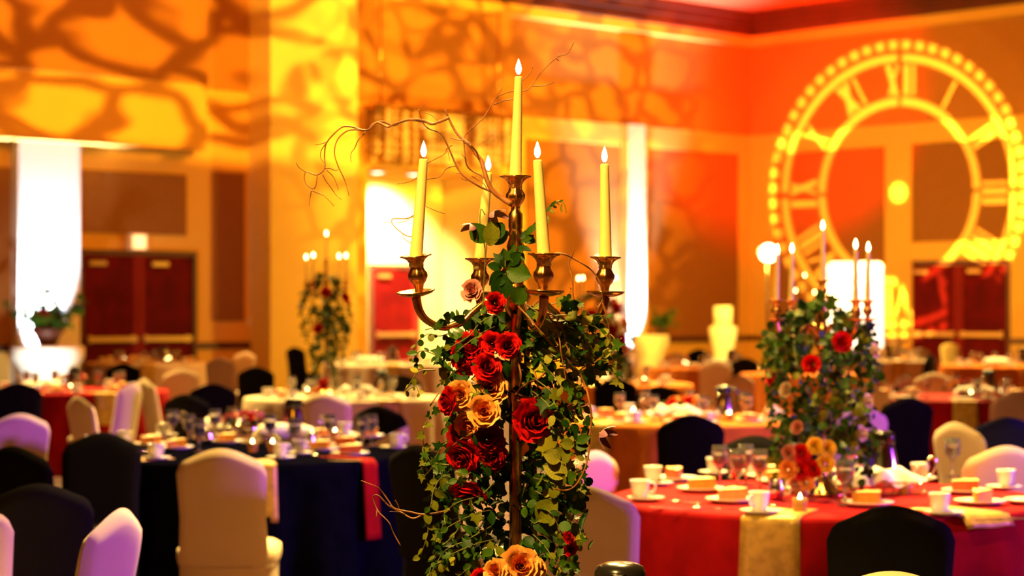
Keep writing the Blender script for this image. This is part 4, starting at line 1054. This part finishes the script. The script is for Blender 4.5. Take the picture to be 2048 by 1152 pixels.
# curly willow, traced twig by twig
def twig(name, label, runs, dd, r0=.0022, group=None):
    """runs: list of (pixel points, start radius, end radius, depth drift); the first is the stem, the others its side shoots"""
    t = None
    for k, (pts, ra, rb, dz) in enumerate(runs):
        n_ = len(pts); P = [hp(x, y, dd+dz*i/max(1, n_-1)+.006*math.sin(i*1.7+k)) for i, (x, y) in enumerate(pts)]
        P = smooth_path(P, 4); L = len(P)
        if t is None: t = thing(name, label, 'branch', P[0], 0, group); base = P[0]
        obj('stem' if k == 0 else 'twig', MB().tube([p-base for p in P], [1.4*(ra+(rb-ra)*i/(L-1)) for i in range(L)], 6), M_TWIG, t)
    return t
MM = .001
twig('willow_branch', 'long curly willow branch arching from the centre socket toward the pier', [
  ([(1023, 408), (1004, 396), (987, 383), (975, 363), (964, 325), (952, 307), (940, 290), (928, 281), (911, 263), (897, 236), (890, 219)], 5*MM, 1.6*MM, .05),
  ([(897, 236), (880, 243), (863, 248), (846, 241), (822, 239), (805, 243), (787, 248), (775, 254), (754, 245), (736, 260), (713, 259), (692, 263), (674, 281), (669, 307), (677, 334), (690, 362), (698, 391)], 2.4*MM, .7*MM, -.06),
  ([(872, 248), (846, 243), (810, 240), (787, 251), (765, 243), (745, 248), (736, 260), (722, 259), (698, 253), (680, 257), (654, 284), (649, 310), (649, 337), (633, 350), (611, 344), (611, 366), (629, 377), (635, 350)], 1.7*MM, .8*MM, -.05),
  ([(649, 337), (660, 337), (671, 341), (677, 339)], 1.1*MM, .6*MM, 0), ([(645, 349), (652, 362), (666, 381), (672, 390), (683, 399)], .9*MM, .5*MM, 0), ([(653, 340), (668, 356), (677, 380)], .8*MM, .5*MM, 0),
  ([(623, 381), (620, 396), (618, 412)], .8*MM, .5*MM, 0), ([(623, 381), (640, 388), (651, 394), (668, 412)], .8*MM, .5*MM, 0), ([(611, 344), (598, 335), (592, 325)], .8*MM, .4*MM, 0),
  ([(654, 284), (642, 288), (630, 290)], .8*MM, .4*MM, 0), ([(733, 262), (716, 281), (710, 295), (702, 307), (702, 324)], 1.2*MM, .5*MM, 0), ([(654, 284), (643, 300), (641, 315), (648, 325)], .8*MM, .5*MM, 0),
  ([(837, 219), (846, 245), (857, 257), (881, 267), (893, 287), (902, 307), (914, 334), (928, 352), (961, 374), (987, 384)], 1*MM, 1.9*MM, .03), ([(846, 224), (862, 230), (876, 241)], .6*MM, .6*MM, 0), ([(840, 222), (846, 212), (852, 207)], .6*MM, .4*MM, 0),
  ([(928, 284), (930, 310), (934, 331), (946, 343), (964, 352), (976, 366)], 1.3*MM, 1.3*MM, .02), ([(923, 308), (930, 316)], .8*MM, .8*MM, 0), ([(940, 290), (952, 302), (958, 318), (964, 330)], 1.6*MM, 1*MM, .02),
  ([(928, 281), (912, 279), (899, 275)], 1.3*MM, .5*MM, 0), ([(905, 290), (893, 298), (890, 307), (873, 317), (855, 326)], 1*MM, .8*MM, 0), ([(911, 332), (893, 337), (878, 354), (853, 359)], 1*MM, .6*MM, 0), ([(895, 300), (898, 312), (899, 322)], .9*MM, .5*MM, 0),
  ([(837, 354), (822, 362), (808, 366), (794, 368)], .9*MM, .4*MM, 0), ([(912, 347), (920, 346)], .7*MM, .5*MM, 0), ([(923, 357), (935, 362)], .7*MM, .5*MM, 0), ([(944, 352), (958, 361), (968, 368), (974, 378)], 1*MM, .8*MM, 0)], -.02)
twig('willow_branch', 'fine willow branch reaching past the topmost candle toward the cornice', [
  ([(928, 281), (931, 269), (943, 257), (964, 239), (978, 219), (993, 195), (1023, 183), (1049, 182), (1064, 171), (1082, 145), (1114, 115), (1135, 107), (1148, 84)], 1.1*MM, .7*MM, .08),
  ([(993, 195), (1000, 184), (1005, 174)], .8*MM, .4*MM, 0), ([(987, 210), (1008, 201), (1029, 198), (1045, 187)], .9*MM, .8*MM, 0), ([(1064, 172), (1080, 172), (1094, 170), (1110, 164)], .9*MM, .5*MM, 0), ([(1040, 165), (1052, 155), (1061, 145), (1066, 132)], .9*MM, .6*MM, 0), ([(1114, 115), (1119, 108)], 1*MM, .5*MM, 0), ([(1112, 117), (1118, 122)], 1*MM, .5*MM, 0)], .06)
twig('willow_branch', 'short curled willow shoot behind the leaning candle', [
  ([(840, 424), (830, 429), (814, 437), (785, 438), (788, 452), (803, 465), (814, 472), (827, 474), (845, 476)], 1.1*MM, .9*MM, .0), ([(806, 467), (808, 477), (824, 488), (834, 496)], .8*MM, .6*MM, 0), ([(785, 446), (775, 445), (766, 444)], .7*MM, .4*MM, 0), ([(830, 432), (812, 442), (792, 446)], .8*MM, .6*MM, 0), ([(850, 412), (868, 420), (890, 428)], .6*MM, .5*MM, 0)], .0)
twig('willow_branch', 'looped bare twig standing out low beside the black chair', [
  ([(900, 1020), (851, 1029), (820, 1024), (789, 1017), (778, 1003), (765, 985), (754, 974), (737, 967), (722, 961)], 1.6*MM, .6*MM, -.05), ([(880, 1026), (844, 1031), (825, 1037), (801, 1024), (778, 1012), (759, 993), (749, 991), (746, 996), (752, 1014), (759, 1026), (778, 1045), (787, 1066), (801, 1091)], 1.4*MM, .7*MM, -.04), ([(800, 1022), (795, 1008), (790, 1000)], 1*MM, .5*MM, 0), ([(754, 1020), (753, 1034)], 1.4*MM, .8*MM, 0), ([(800, 1024), (779, 1023)], .7*MM, .4*MM, 0)], -.08)
twig('willow_branch', 'arched brown stem sweeping over to the arm nearest the pilaster', [
  ([(1078, 540), (1095, 519), (1112, 507), (1129, 509), (1143, 515), (1178, 536), (1195, 556), (1203, 574), (1205, 602), (1208, 618), (1218, 636), (1229, 657)], 1.6*MM, 1.1*MM, .06), ([(1140, 516), (1138, 531), (1145, 559), (1146, 588), (1152, 625), (1160, 654), (1150, 690), (1138, 712)], 1.3*MM, 1*MM, 0), ([(1143, 515), (1147, 504), (1149, 496)], .9*MM, .5*MM, 0), ([(1205, 600), (1196, 615), (1190, 605)], 1*MM, .6*MM, 0), ([(1205, 606), (1214, 625), (1224, 640), (1226, 648)], .9*MM, .5*MM, 0), ([(1138, 575), (1142, 578), (1138, 590)], .7*MM, .5*MM, 0)], -.02)
twig('willow_branch', 'long dark red stem hanging in a bow along the ivy', [
  ([(1060, 655), (1086, 670), (1110, 696), (1140, 726), (1158, 746), (1172, 776), (1178, 800), (1183, 835), (1180, 869), (1177, 908), (1169, 939), (1152, 970), (1131, 981), (1108, 977)], 2.2*MM, 1.3*MM, -.06), ([(1180, 862), (1168, 860), (1158, 872)], 1*MM, .8*MM, 0), ([(1178, 806), (1170, 812), (1158, 814)], 1*MM, .7*MM, 0), ([(1169, 939), (1150, 945), (1132, 948)], 1.2*MM, .8*MM, 0)], -.09)
twig('willow_branch', 'forked willow shoot curling up beyond the ivy toward the copper tables', [
  ([(1120, 732), (1144, 732), (1176, 730), (1200, 722), (1218, 714), (1228, 704), (1234, 690), (1228, 676), (1221, 669)], 1.7*MM, .7*MM, .04), ([(1160, 740), (1172, 730), (1174, 715), (1170, 706)], 1*MM, .6*MM, 0), ([(1208, 716), (1190, 706), (1180, 697)], 1.1*MM, .6*MM, 0), ([(1234, 690), (1240, 680), (1243, 676)], 1*MM, .5*MM, 0), ([(1198, 712), (1200, 700), (1204, 696)], .9*MM, .5*MM, 0)], .02)
twig('willow_branch', 'pair of pale bent stems below the viewer-side socket', [
  ([(1094, 626), (1108, 650), (1118, 674), (1122, 704), (1128, 736), (1132, 760)], 1.5*MM, 1*MM, 0), ([(1094, 626), (1112, 634), (1116, 646), (1126, 662), (1132, 688), (1140, 708)], 1.3*MM, 1*MM, 0), ([(1036, 612), (1055, 632), (1068, 648), (1090, 672)], 1.3*MM, 1.2*MM, -.03)], -.15)
twig('willow_branch', 'thick brown branch upright behind the lower foliage', [
  ([(1052, 690), (1056, 760), (1060, 840), (1066, 920), (1068, 1000), (1066, 1080), (1060, 1180)], 5*MM, 6.5*MM, 0), ([(1060, 700), (1048, 740), (1052, 790), (1044, 830)], 2.4*MM, 2*MM, -.03), ([(1044, 1000), (1058, 960), (1072, 930)], 2.5*MM, 1.5*MM, 0), ([(1085, 1010), (1092, 970), (1098, 950)], 1.8*MM, 1.2*MM, 0), ([(1095, 1010), (1104, 975), (1110, 955)], 1.6*MM, 1.2*MM, 0)], .05)
twig('willow_branch', 'tangle of reddish stems wrapped across the middle of the centrepiece', [
  ([(1030, 790), (1050, 770), (1080, 755), (1095, 735)], 2*MM, 1.2*MM, 0), ([(1022, 776), (1040, 790), (1064, 795), (1070, 780)], 1.8*MM, 1.2*MM, 0), ([(1035, 720), (1042, 750), (1038, 775)], 1.8*MM, 1.3*MM, 0), ([(1028, 800), (1060, 800), (1075, 770), (1068, 740)], 1.5*MM, 1*MM, 0), ([(860, 812), (868, 800), (878, 785)], 1.3*MM, .9*MM, 0)], -.05)

# roses (pixel centre, radius in pixels, facing)
PX = D0/F
RO = [(945, 692, 30, (-.15, -1, .25), 'r', 'big red rose at the top of the red cluster'), (985, 686, 22, (.05, -1, .2), 'r', 'small red rose beside the big top red rose'), (1015, 692, 25, (.25, -1, .1), 'r', 'red rose of the top cluster closest to the brass stem'),
      (932, 716, 31, (-.35, -1, -.25), 'r', 'red rose drooping under the big top red rose'), (972, 735, 28, (.3, -.9, .35), 'r', 'red rose tucked directly above the peach roses'), (899, 803, 28, (-.9, -.6, .1), 'r', 'red rose turned away behind the outer peach rose'),
      (980, 776, 33, (.1, -1, .2), 'y', 'top peach rose of the peach cluster'), (921, 792, 29, (-.15, -1, .1), 'y', 'outer peach rose of the peach cluster'), (968, 823, 31, (.0, -1, .15), 'y', 'central peach rose with a tight spiral heart'), (938, 848, 28, (-.1, -.9, -.45), 'y', 'lowest peach rose of the cluster, facing down'),
      (1062, 843, 43, (.5, -1, .15), 'r', 'largest red rose, alone beside the brass stem'), (974, 880, 32, (.1, -1, .1), 'd', 'dark crimson rose under the peach cluster'), (918, 868, 24, (-.3, -1, .1), 'd', 'dark crimson rose behind the lowest peach rose'), (928, 908, 36, (-.5, -.8, -.5), 'r', 'bright red rose hanging under the crimson roses'), (985, 912, 30, (.2, -1, -.2), 'd', 'dark crimson rose closest to the lower brass stem'),
      (938, 980, 36, (-.25, -.6, -.9), 'r', 'lowest red rose, seen from its edge'), (1042, 1133, 38, (.1, -1, .25), 'y', 'wide open peach rose at the bottom edge'), (991, 1143, 24, (-.3, -1, .3), 'y', 'half open peach rose beside the wide one at the bottom edge'), (1072, 1138, 22, (.7, -.8, .2), 'y', 'folded peach rose behind the wide one at the bottom edge'),
      (965, 1162, 26, (-.2, -1, .3), 'r', 'red rose cut by the bottom edge'), (990, 606, 20, (.1, -1, .1), 'r', 'small red rose high up near the arm joint'), (944, 582, 22, (-.4, -1, .2), 'p', 'pale pink rose high up among the dark leaves'), (1140, 1098, 15, (.6, -1, -.2), 'r', 'small red blossom low beside the big white chair'), (1136, 1076, 12, (.6, -.8, .3), 'r', 'tiny red bud low beside the big white chair')]
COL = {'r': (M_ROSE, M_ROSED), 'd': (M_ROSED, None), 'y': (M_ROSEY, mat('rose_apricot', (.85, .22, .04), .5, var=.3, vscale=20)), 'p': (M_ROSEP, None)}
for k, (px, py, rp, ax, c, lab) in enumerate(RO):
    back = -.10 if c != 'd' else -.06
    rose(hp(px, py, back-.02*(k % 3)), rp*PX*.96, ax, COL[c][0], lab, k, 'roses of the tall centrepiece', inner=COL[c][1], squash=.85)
# clematis
clematis(hp(983, 424, -.05), .040, (.5, -.4, -.6), 'purple clematis nodding above the top leaves', open_=.5)
clematis(hp(950, 448, -.04), .036, (-.6, -.3, -.8), 'purple clematis turned from view behind the top oval leaf', open_=.55)
clematis(hp(1197, 866, -.12), .042, (.8, -.4, -.35), 'purple striped clematis hanging out beside the red cloth', open_=.55)
clematis(hp(1128, 820, -.06), .034, (.6, -.5, -.3), 'small purple clematis in the middle of the ivy', open_=.5)
clematis(hp(1128, 946, -.06), .026, (.3, -.8, -.3), 'small dark clematis bud by the broad leaves', open_=.4)

# hero sprigs: big leaves picked out one by one (pixel base, pixel tip, kind, tone)
def sprig(label, leaves, dd, stem=None, group=None, faces=None):
    base = hp(*leaves[0][0], dd)
    t = thing('leaf_sprig', label, 'leaves', base, 0, group)
    for k, (b, e, kind, mi) in enumerate(leaves):
        r = random.Random(k*13+int(b[0])); B = hp(*b, dd+r.uniform(-.02, .02)); E = hp(*e, dd+r.uniform(-.035, .02)); dv = E-B
        o = link('leaf', LME[kind, mi], t); o.matrix_local = leaf_matrix(B-base, dv, Vector((r.uniform(-.4, .4), -1, r.uniform(-.1, .5))), dv.length, r)
    if stem: obj('stem', MB().tube([p-base for p in smooth_path([hp(x, y, dd+.012) for x, y in stem], 4)], .0013, 5), M_STEM, t)
sprig('pair of dark oval leaves crowning the centrepiece under the clematis', [((972, 484), (942, 448), 'broad', 1), ((978, 482), (1006, 444), 'broad', 0), ((984, 488), (1016, 462), 'oval', 1), ((980, 492), (986, 440), 'oval', 2)], -.05, [(970, 430), (962, 418), (960, 450), (970, 500), (968, 560), (966, 620)])
sprig('glossy bright green leaf fan in front of the brass stem', [((1014, 540), (1060, 552), 'broad', 1), ((1010, 545), (980, 570), 'broad', 0), ((1006, 548), (1000, 604), 'broad', 0), ((1010, 536), (1008, 498), 'oval', 1), ((1016, 530), (1040, 505), 'oval', 0), ((1004, 536), (976, 530), 'oval', 0), ((1000, 520), (985, 505), 'ivy', 0), ((1020, 520), (1030, 488), 'ivy', 1)], -.07, [(1010, 500), (1010, 545), (1000, 620)])
sprig('single upright dark leaf beside the viewer-side drip pan', [((1030, 606), (1048, 574), 'broad', 1), ((1062, 640), (1064, 610), 'oval', 0)], -.12)
sprig('dangling ivy trio between the two nearer sockets', [((1138, 600), (1120, 622), 'ivy', 0), ((1140, 604), (1136, 640), 'ivy', 0), ((1150, 648), (1130, 668), 'ivy', 0), ((1152, 648), (1158, 672), 'ivy', 1), ((1134, 598), (1142, 588), 'oval', 0)], -.03)
sprig('broad yellow-green leaves clustered beside the lilac-lit chair', [((1138, 896), (1108, 928), 'broad', 2), ((1142, 892), (1128, 868), 'broad', 2), ((1148, 890), (1120, 886), 'broad', 2), ((1150, 892), (1176, 892), 'broad', 1), ((1152, 884), (1180, 872), 'oval', 1), ((1120, 920), (1088, 906), 'broad', 4), ((1130, 948), (1106, 970), 'broad', 2), ((1134, 950), (1088, 930), 'broad', 4), ((1100, 898), (1070, 868), 'ivy', 3), ((1130, 960), (1150, 950), 'oval', 1)], -.12, [(1180, 900), (1150, 890), (1136, 900), (1132, 950)])
sprig('big grey-green leaves low beside the big white chair', [((1076, 1040), (1112, 1002), 'broad', 2), ((1078, 1048), (1116, 1060), 'broad', 1), ((1074, 1036), (1086, 1066), 'broad', 0), ((1128, 990), (1172, 1022), 'broad', 1), ((1124, 992), (1150, 976), 'oval', 1), ((1110, 994), (1146, 1020), 'broad', 0)], -.10, [(1060, 1040), (1076, 1044), (1120, 990)])
sprig('hooked sickle leaves hanging over the white chair cover', [((1176, 1020), (1182, 1064), 'sickle', 0), ((1148, 1030), (1152, 1058), 'sickle', 0), ((1120, 1030), (1136, 1056), 'broad', 0), ((1186, 1080), (1186, 1104), 'sickle', 1), ((1158, 1086), (1160, 1104), 'oval', 1)], -.09, [(1130, 1022), (1160, 1024), (1172, 1016)])
sprig('small lime leaf spray above the hooked leaves', [((1150, 1080), (1172, 1072), 'oval', 3), ((1150, 1082), (1166, 1088), 'oval', 2), ((1146, 1078), (1140, 1064), 'oval', 2), ((1156, 1078), (1178, 1080), 'ivy', 1), ((1144, 1084), (1128, 1090), 'oval', 2), ((1130, 1088), (1112, 1080), 'oval', 1), ((1126, 1092), (1116, 1112), 'oval', 1)], -.11)
sprig('fern tip beside the viewer-side candle', [((1094, 424), (1104, 408), 'narrow', 1), ((1100, 414), (1112, 402), 'narrow', 1), ((1106, 410), (1114, 418), 'narrow', 2), ((1112, 406), (1122, 410), 'narrow', 1), ((1118, 404), (1126, 400), 'narrow', 1), ((1124, 408), (1132, 424), 'sickle', 2), ((1092, 430), (1098, 444), 'narrow', 2), ((1098, 418), (1108, 426), 'narrow', 2)], .05, [(1040, 480), (1066, 450), (1092, 424), (1108, 406), (1122, 402), (1130, 412), (1132, 426)])
sprig('fern leaflets across the upper brass stem', [((1040, 478), (1062, 456), 'narrow', 0), ((1042, 484), (1068, 470), 'narrow', 1), ((1046, 474), (1070, 484), 'oval', 1), ((1034, 494), (1060, 498), 'narrow', 0), ((1030, 490), (1014, 502), 'narrow', 0), ((1050, 470), (1074, 448), 'narrow', 1), ((1038, 500), (1048, 520), 'narrow', 1)], -.04)
sprig('pale dried leaves beside the red cluster', [((893, 742), (884, 760), 'oval', 3), ((896, 735), (900, 724), 'oval', 3), ((890, 758), (882, 772), 'ivy', 3), ((888, 748), (880, 738), 'oval', 2)], -.02)
sprig('variegated ivy cluster beyond the brass stem below the arm', [((1120, 690), (1144, 716), 'ivy', 4), ((1126, 676), (1150, 694), 'broad', 1), ((1178, 750), (1190, 730), 'ivy', 1), ((1184, 750), (1170, 770), 'broad', 0), ((1198, 740), (1216, 752), 'ivy', 2), ((1110, 740), (1134, 758), 'broad', 3), ((1134, 752), (1150, 758), 'oval', 3), ((1060, 738), (1088, 728), 'ivy', 3), ((1070, 726), (1090, 746), 'ivy', 3), ((1204, 672), (1190, 690), 'ivy', 1), ((1208, 690), (1222, 712), 'ivy', 2), ((1180, 668), (1168, 690), 'ivy', 4)], -.02)
sprig('dark velvety leaves banked behind the red roses', [((930, 648), (960, 622), 'broad', 0), ((920, 690), (894, 720), 'broad', 0), ((905, 700), (896, 676), 'broad', 0), ((960, 660), (990, 636), 'broad', 0), ((945, 660), (930, 636), 'broad', 0), ((912, 740), (926, 772), 'broad', 0), ((1000, 720), (1012, 760), 'broad', 0), ((985, 660), (1010, 650), 'broad', 1), ((1030, 740), (1010, 720), 'ivy', 2)], .0)
sprig('small pointed leaves along the arm under the leaning candle', [((900, 642), (890, 630), 'oval', 1), ((906, 640), (904, 622), 'oval', 0), ((894, 650), (880, 640), 'oval', 1), ((912, 644), (926, 632), 'oval', 1), ((884, 652), (870, 646), 'round', 0), ((918, 636), (912, 618), 'narrow', 1), ((926, 628), (940, 618), 'narrow', 0), ((908, 656), (920, 672), 'oval', 1), ((896, 660), (904, 676), 'narrow', 1)], -.08, [(850, 660), (880, 652), (905, 644), (930, 630)])

# trailing vines with their own course
VL = [('thin vine of round leaves stretching toward the ivory table', [(905, 664), (880, 672), (858, 668), (838, 680), (828, 700), (824, 720)], 'round', .017, .013, [0, 1, 2]),
      ('small vine with drooping tip beside the bright alcove door', [(890, 720), (862, 706), (842, 702), (830, 716), (836, 730)], 'oval', .026, .014, [0, 1, 2]),
      ('wispy tendril hanging alone beside the black chair', [(870, 740), (840, 742), (824, 760), (812, 782), (830, 772), (838, 786)], 'oval', .018, .016, [2, 3]),
      ('short upright vine with dark leaves before the pale-striped chair', [(860, 1000), (868, 950), (852, 905), (846, 880), (850, 850), (866, 820)], 'ivy', .030, .024, [1, 1, 2]),
      ('looping vine beside the black chair under the crimson roses', [(905, 930), (880, 928), (858, 920), (846, 895), (848, 930), (836, 944), (850, 950), (868, 930)], 'ivy', .022, .018, [1, 2]),
      ('long ivy hanging down the outer edge toward the bare twig', [(900, 950), (880, 958), (866, 985), (862, 1010), (852, 1028), (856, 1060), (850, 1085), (842, 1112)], 'oval', .028, .014, [1, 2, 2]),
      ('vine with curled leaves in front of the white chair seat', [(930, 1030), (915, 1060), (900, 1078), (878, 1098), (866, 1120), (858, 1150)], 'narrow', .034, .016, [1, 2]),
      ('round-leaved creeper at the bottom edge before the white chair', [(960, 1060), (940, 1085), (915, 1105), (890, 1122), (866, 1140), (858, 1165)], 'round', .024, .014, [1, 2, 3]),
      ('creeper climbing at the bottom edge near the peach roses', [(1000, 1080), (985, 1100), (965, 1105), (945, 1130), (920, 1150), (905, 1165)], 'oval', .028, .013, [1, 2]),
      ('ivy trailing below the willow fork', [(1130, 740), (1140, 765), (1156, 780), (1150, 800), (1160, 815), (1150, 830)], 'round', .024, .012, [1, 1, 2, 0]),
      ('ivy tumbling between the large red rose and the bowed stem', [(1090, 780), (1105, 800), (1115, 830), (1120, 860), (1128, 880)], 'ivy', .034, .016, [1, 2, 4]),
      ('ivy strand hanging past the bowed stem onto the lilac chair', [(1160, 830), (1176, 850), (1168, 890), (1172, 930), (1158, 955), (1166, 980)], 'ivy', .026, .017, [1, 2, 0]),
      ('fine dark vine low behind the big grey-green leaves', [(1090, 1070), (1110, 1090), (1120, 1120), (1112, 1150), (1100, 1165)], 'oval', .026, .012, [0, 0, 1])]
for k, (lab, pts, lf, sz, gap, ms) in enumerate(VL):
    dd = -.06-.05*((k*7) % 3)/2
    vine('ivy_vine', lab, [hp(x, y, dd+.012*math.sin(i*2+k)) for i, (x, y) in enumerate(pts)], lf, sz, gap, ms, 300+k, group='vines of the tall centrepiece')
for k, (y0, x0) in enumerate(((610, 1120), (630, 1150), (650, 1165), (668, 1130), (690, 1150), (705, 1120), (720, 1165), (640, 1085))):
    rq = random.Random(k+70); dd = rq.uniform(-.08, .05)
    vine('ivy_vine', 'ivy shoot reaching out below the arm nearest the slim pilaster', [hp(1060, y0+10, dd), hp(x0-25, y0, dd), hp(x0+25, y0+rq.uniform(-12, 14), dd), hp(x0+62, y0+rq.uniform(5, 40), dd), hp(x0+72, y0+rq.uniform(35, 70), dd)], ['ivy', 'ivy', 'oval'], .036, .017, [0, 1, 1, 2, 4], 700+k, group='ivy shoots under the pilaster-side arm')
EDGE = [(590, 965, 1075), (620, 912, 1150), (660, 872, 1215), (700, 868, 1215), (760, 880, 1180), (800, 890, 1175), (850, 880, 1165), (900, 868, 1180), (950, 866, 1175), (1000, 866, 1170), (1050, 862, 1165), (1100, 858, 1160), (1180, 862, 1150)]
def edge(y):
    for (y0, l0, r0), (y1, l1, r1) in zip(EDGE, EDGE[1:]):
        if y0 <= y <= y1:
            f = (y-y0)/(y1-y0); return l0+(l1-l0)*f, r0+(r1-r0)*f
    return EDGE[-1][1:]
rv = random.Random(99)
for k in range(44):
    y = 610+ (k*0.618 % 1)*480; side = -1 if k % 2 else 1
    front = rv.random() < .62
    pts = []; yy = y
    x = 1030+side*rv.uniform(5, 40)
    for q in range(5):
        l, r_ = edge(min(1175, max(592, yy))); f = q/4
        lim = (1030-l) if side < 0 else (r_-1030)
        tx = 1030+side*lim*min(1, .3+.85*f)*rv.uniform(.8, 1)
        dd = (-.13 if front else .06)*math.sin(PI*min(1, .25+.65*f))+rv.uniform(-.02, .02)
        pts.append(hp(tx, yy, dd)); yy += rv.uniform(4, 30)+16*f
    lv = ('level with the red cluster', 'level with the peach roses', 'level with the crimson roses', 'down by the bottom edge')[min(3, int((y-610)/118))]; sd = 'large red table' if side > 0 else 'navy table'
    vine('ivy_vine', 'centrepiece ivy vine %s, %s side' % (lv, sd), pts, ['ivy', 'ivy', 'oval', 'round'] if side > 0 else ['oval', 'narrow', 'ivy'], rv.uniform(.024, .036), .015, [0, 1, 1, 2, 2, 4] if side > 0 else [0, 0, 1, 1, 2], 400+k, group='ivy vines %s, %s side' % (lv, sd))
# the dense dark heart of the garland: far more leaves than can be told apart
rm = random.Random(5); mb = {0: MB(), 1: MB()}
for k in range(900):
    y = rm.uniform(625, 1200); l, r_ = edge(min(1175, y)); t = rm.uniform(0, 2*PI); q = rm.random()**.6*.62
    cx = (l+r_)/2*.45+1025*.55; hw = (r_-l)/2*PX
    if 1000 < cx+q*hw*math.cos(t)/PX < 1046 and math.sin(t) < .2: continue
    p = hp(cx, y)+Vector((q*hw*math.cos(t), .75*q*hw*abs(math.sin(t))*(.9 if math.sin(t) > 0 else -.5), 0))
    kk = rm.choice(['oval', 'ivy', 'broad']); vs, fs = LEAFS[kk]
    mb[k % 2].add(vs, fs, leaf_matrix(p, rand_dir(rm)+Vector((0, 0, -.5)), Vector((p.x-HB.x, p.y-HB.y-.1, .02))*6+rand_dir(rm), rm.uniform(.02, .04), rm))
hc = thing('garland_foliage', 'dense dark leaves packed round the stem of the tall centrepiece', 'foliage'); hc['kind'] = 'stuff'
for i in (0, 1): obj('foliage', mb[i], M_LEAF[i], hc)['kind'] = 'stuff'

# carafe in front of the big white chair, at the bottom edge
p = Vector(((1240-1024)*4.5/F, 4.5, TOP+.001))
c = carafe(p, 1.45, 'near coffee carafe with glossy black lid at the bottom edge', 1.0)
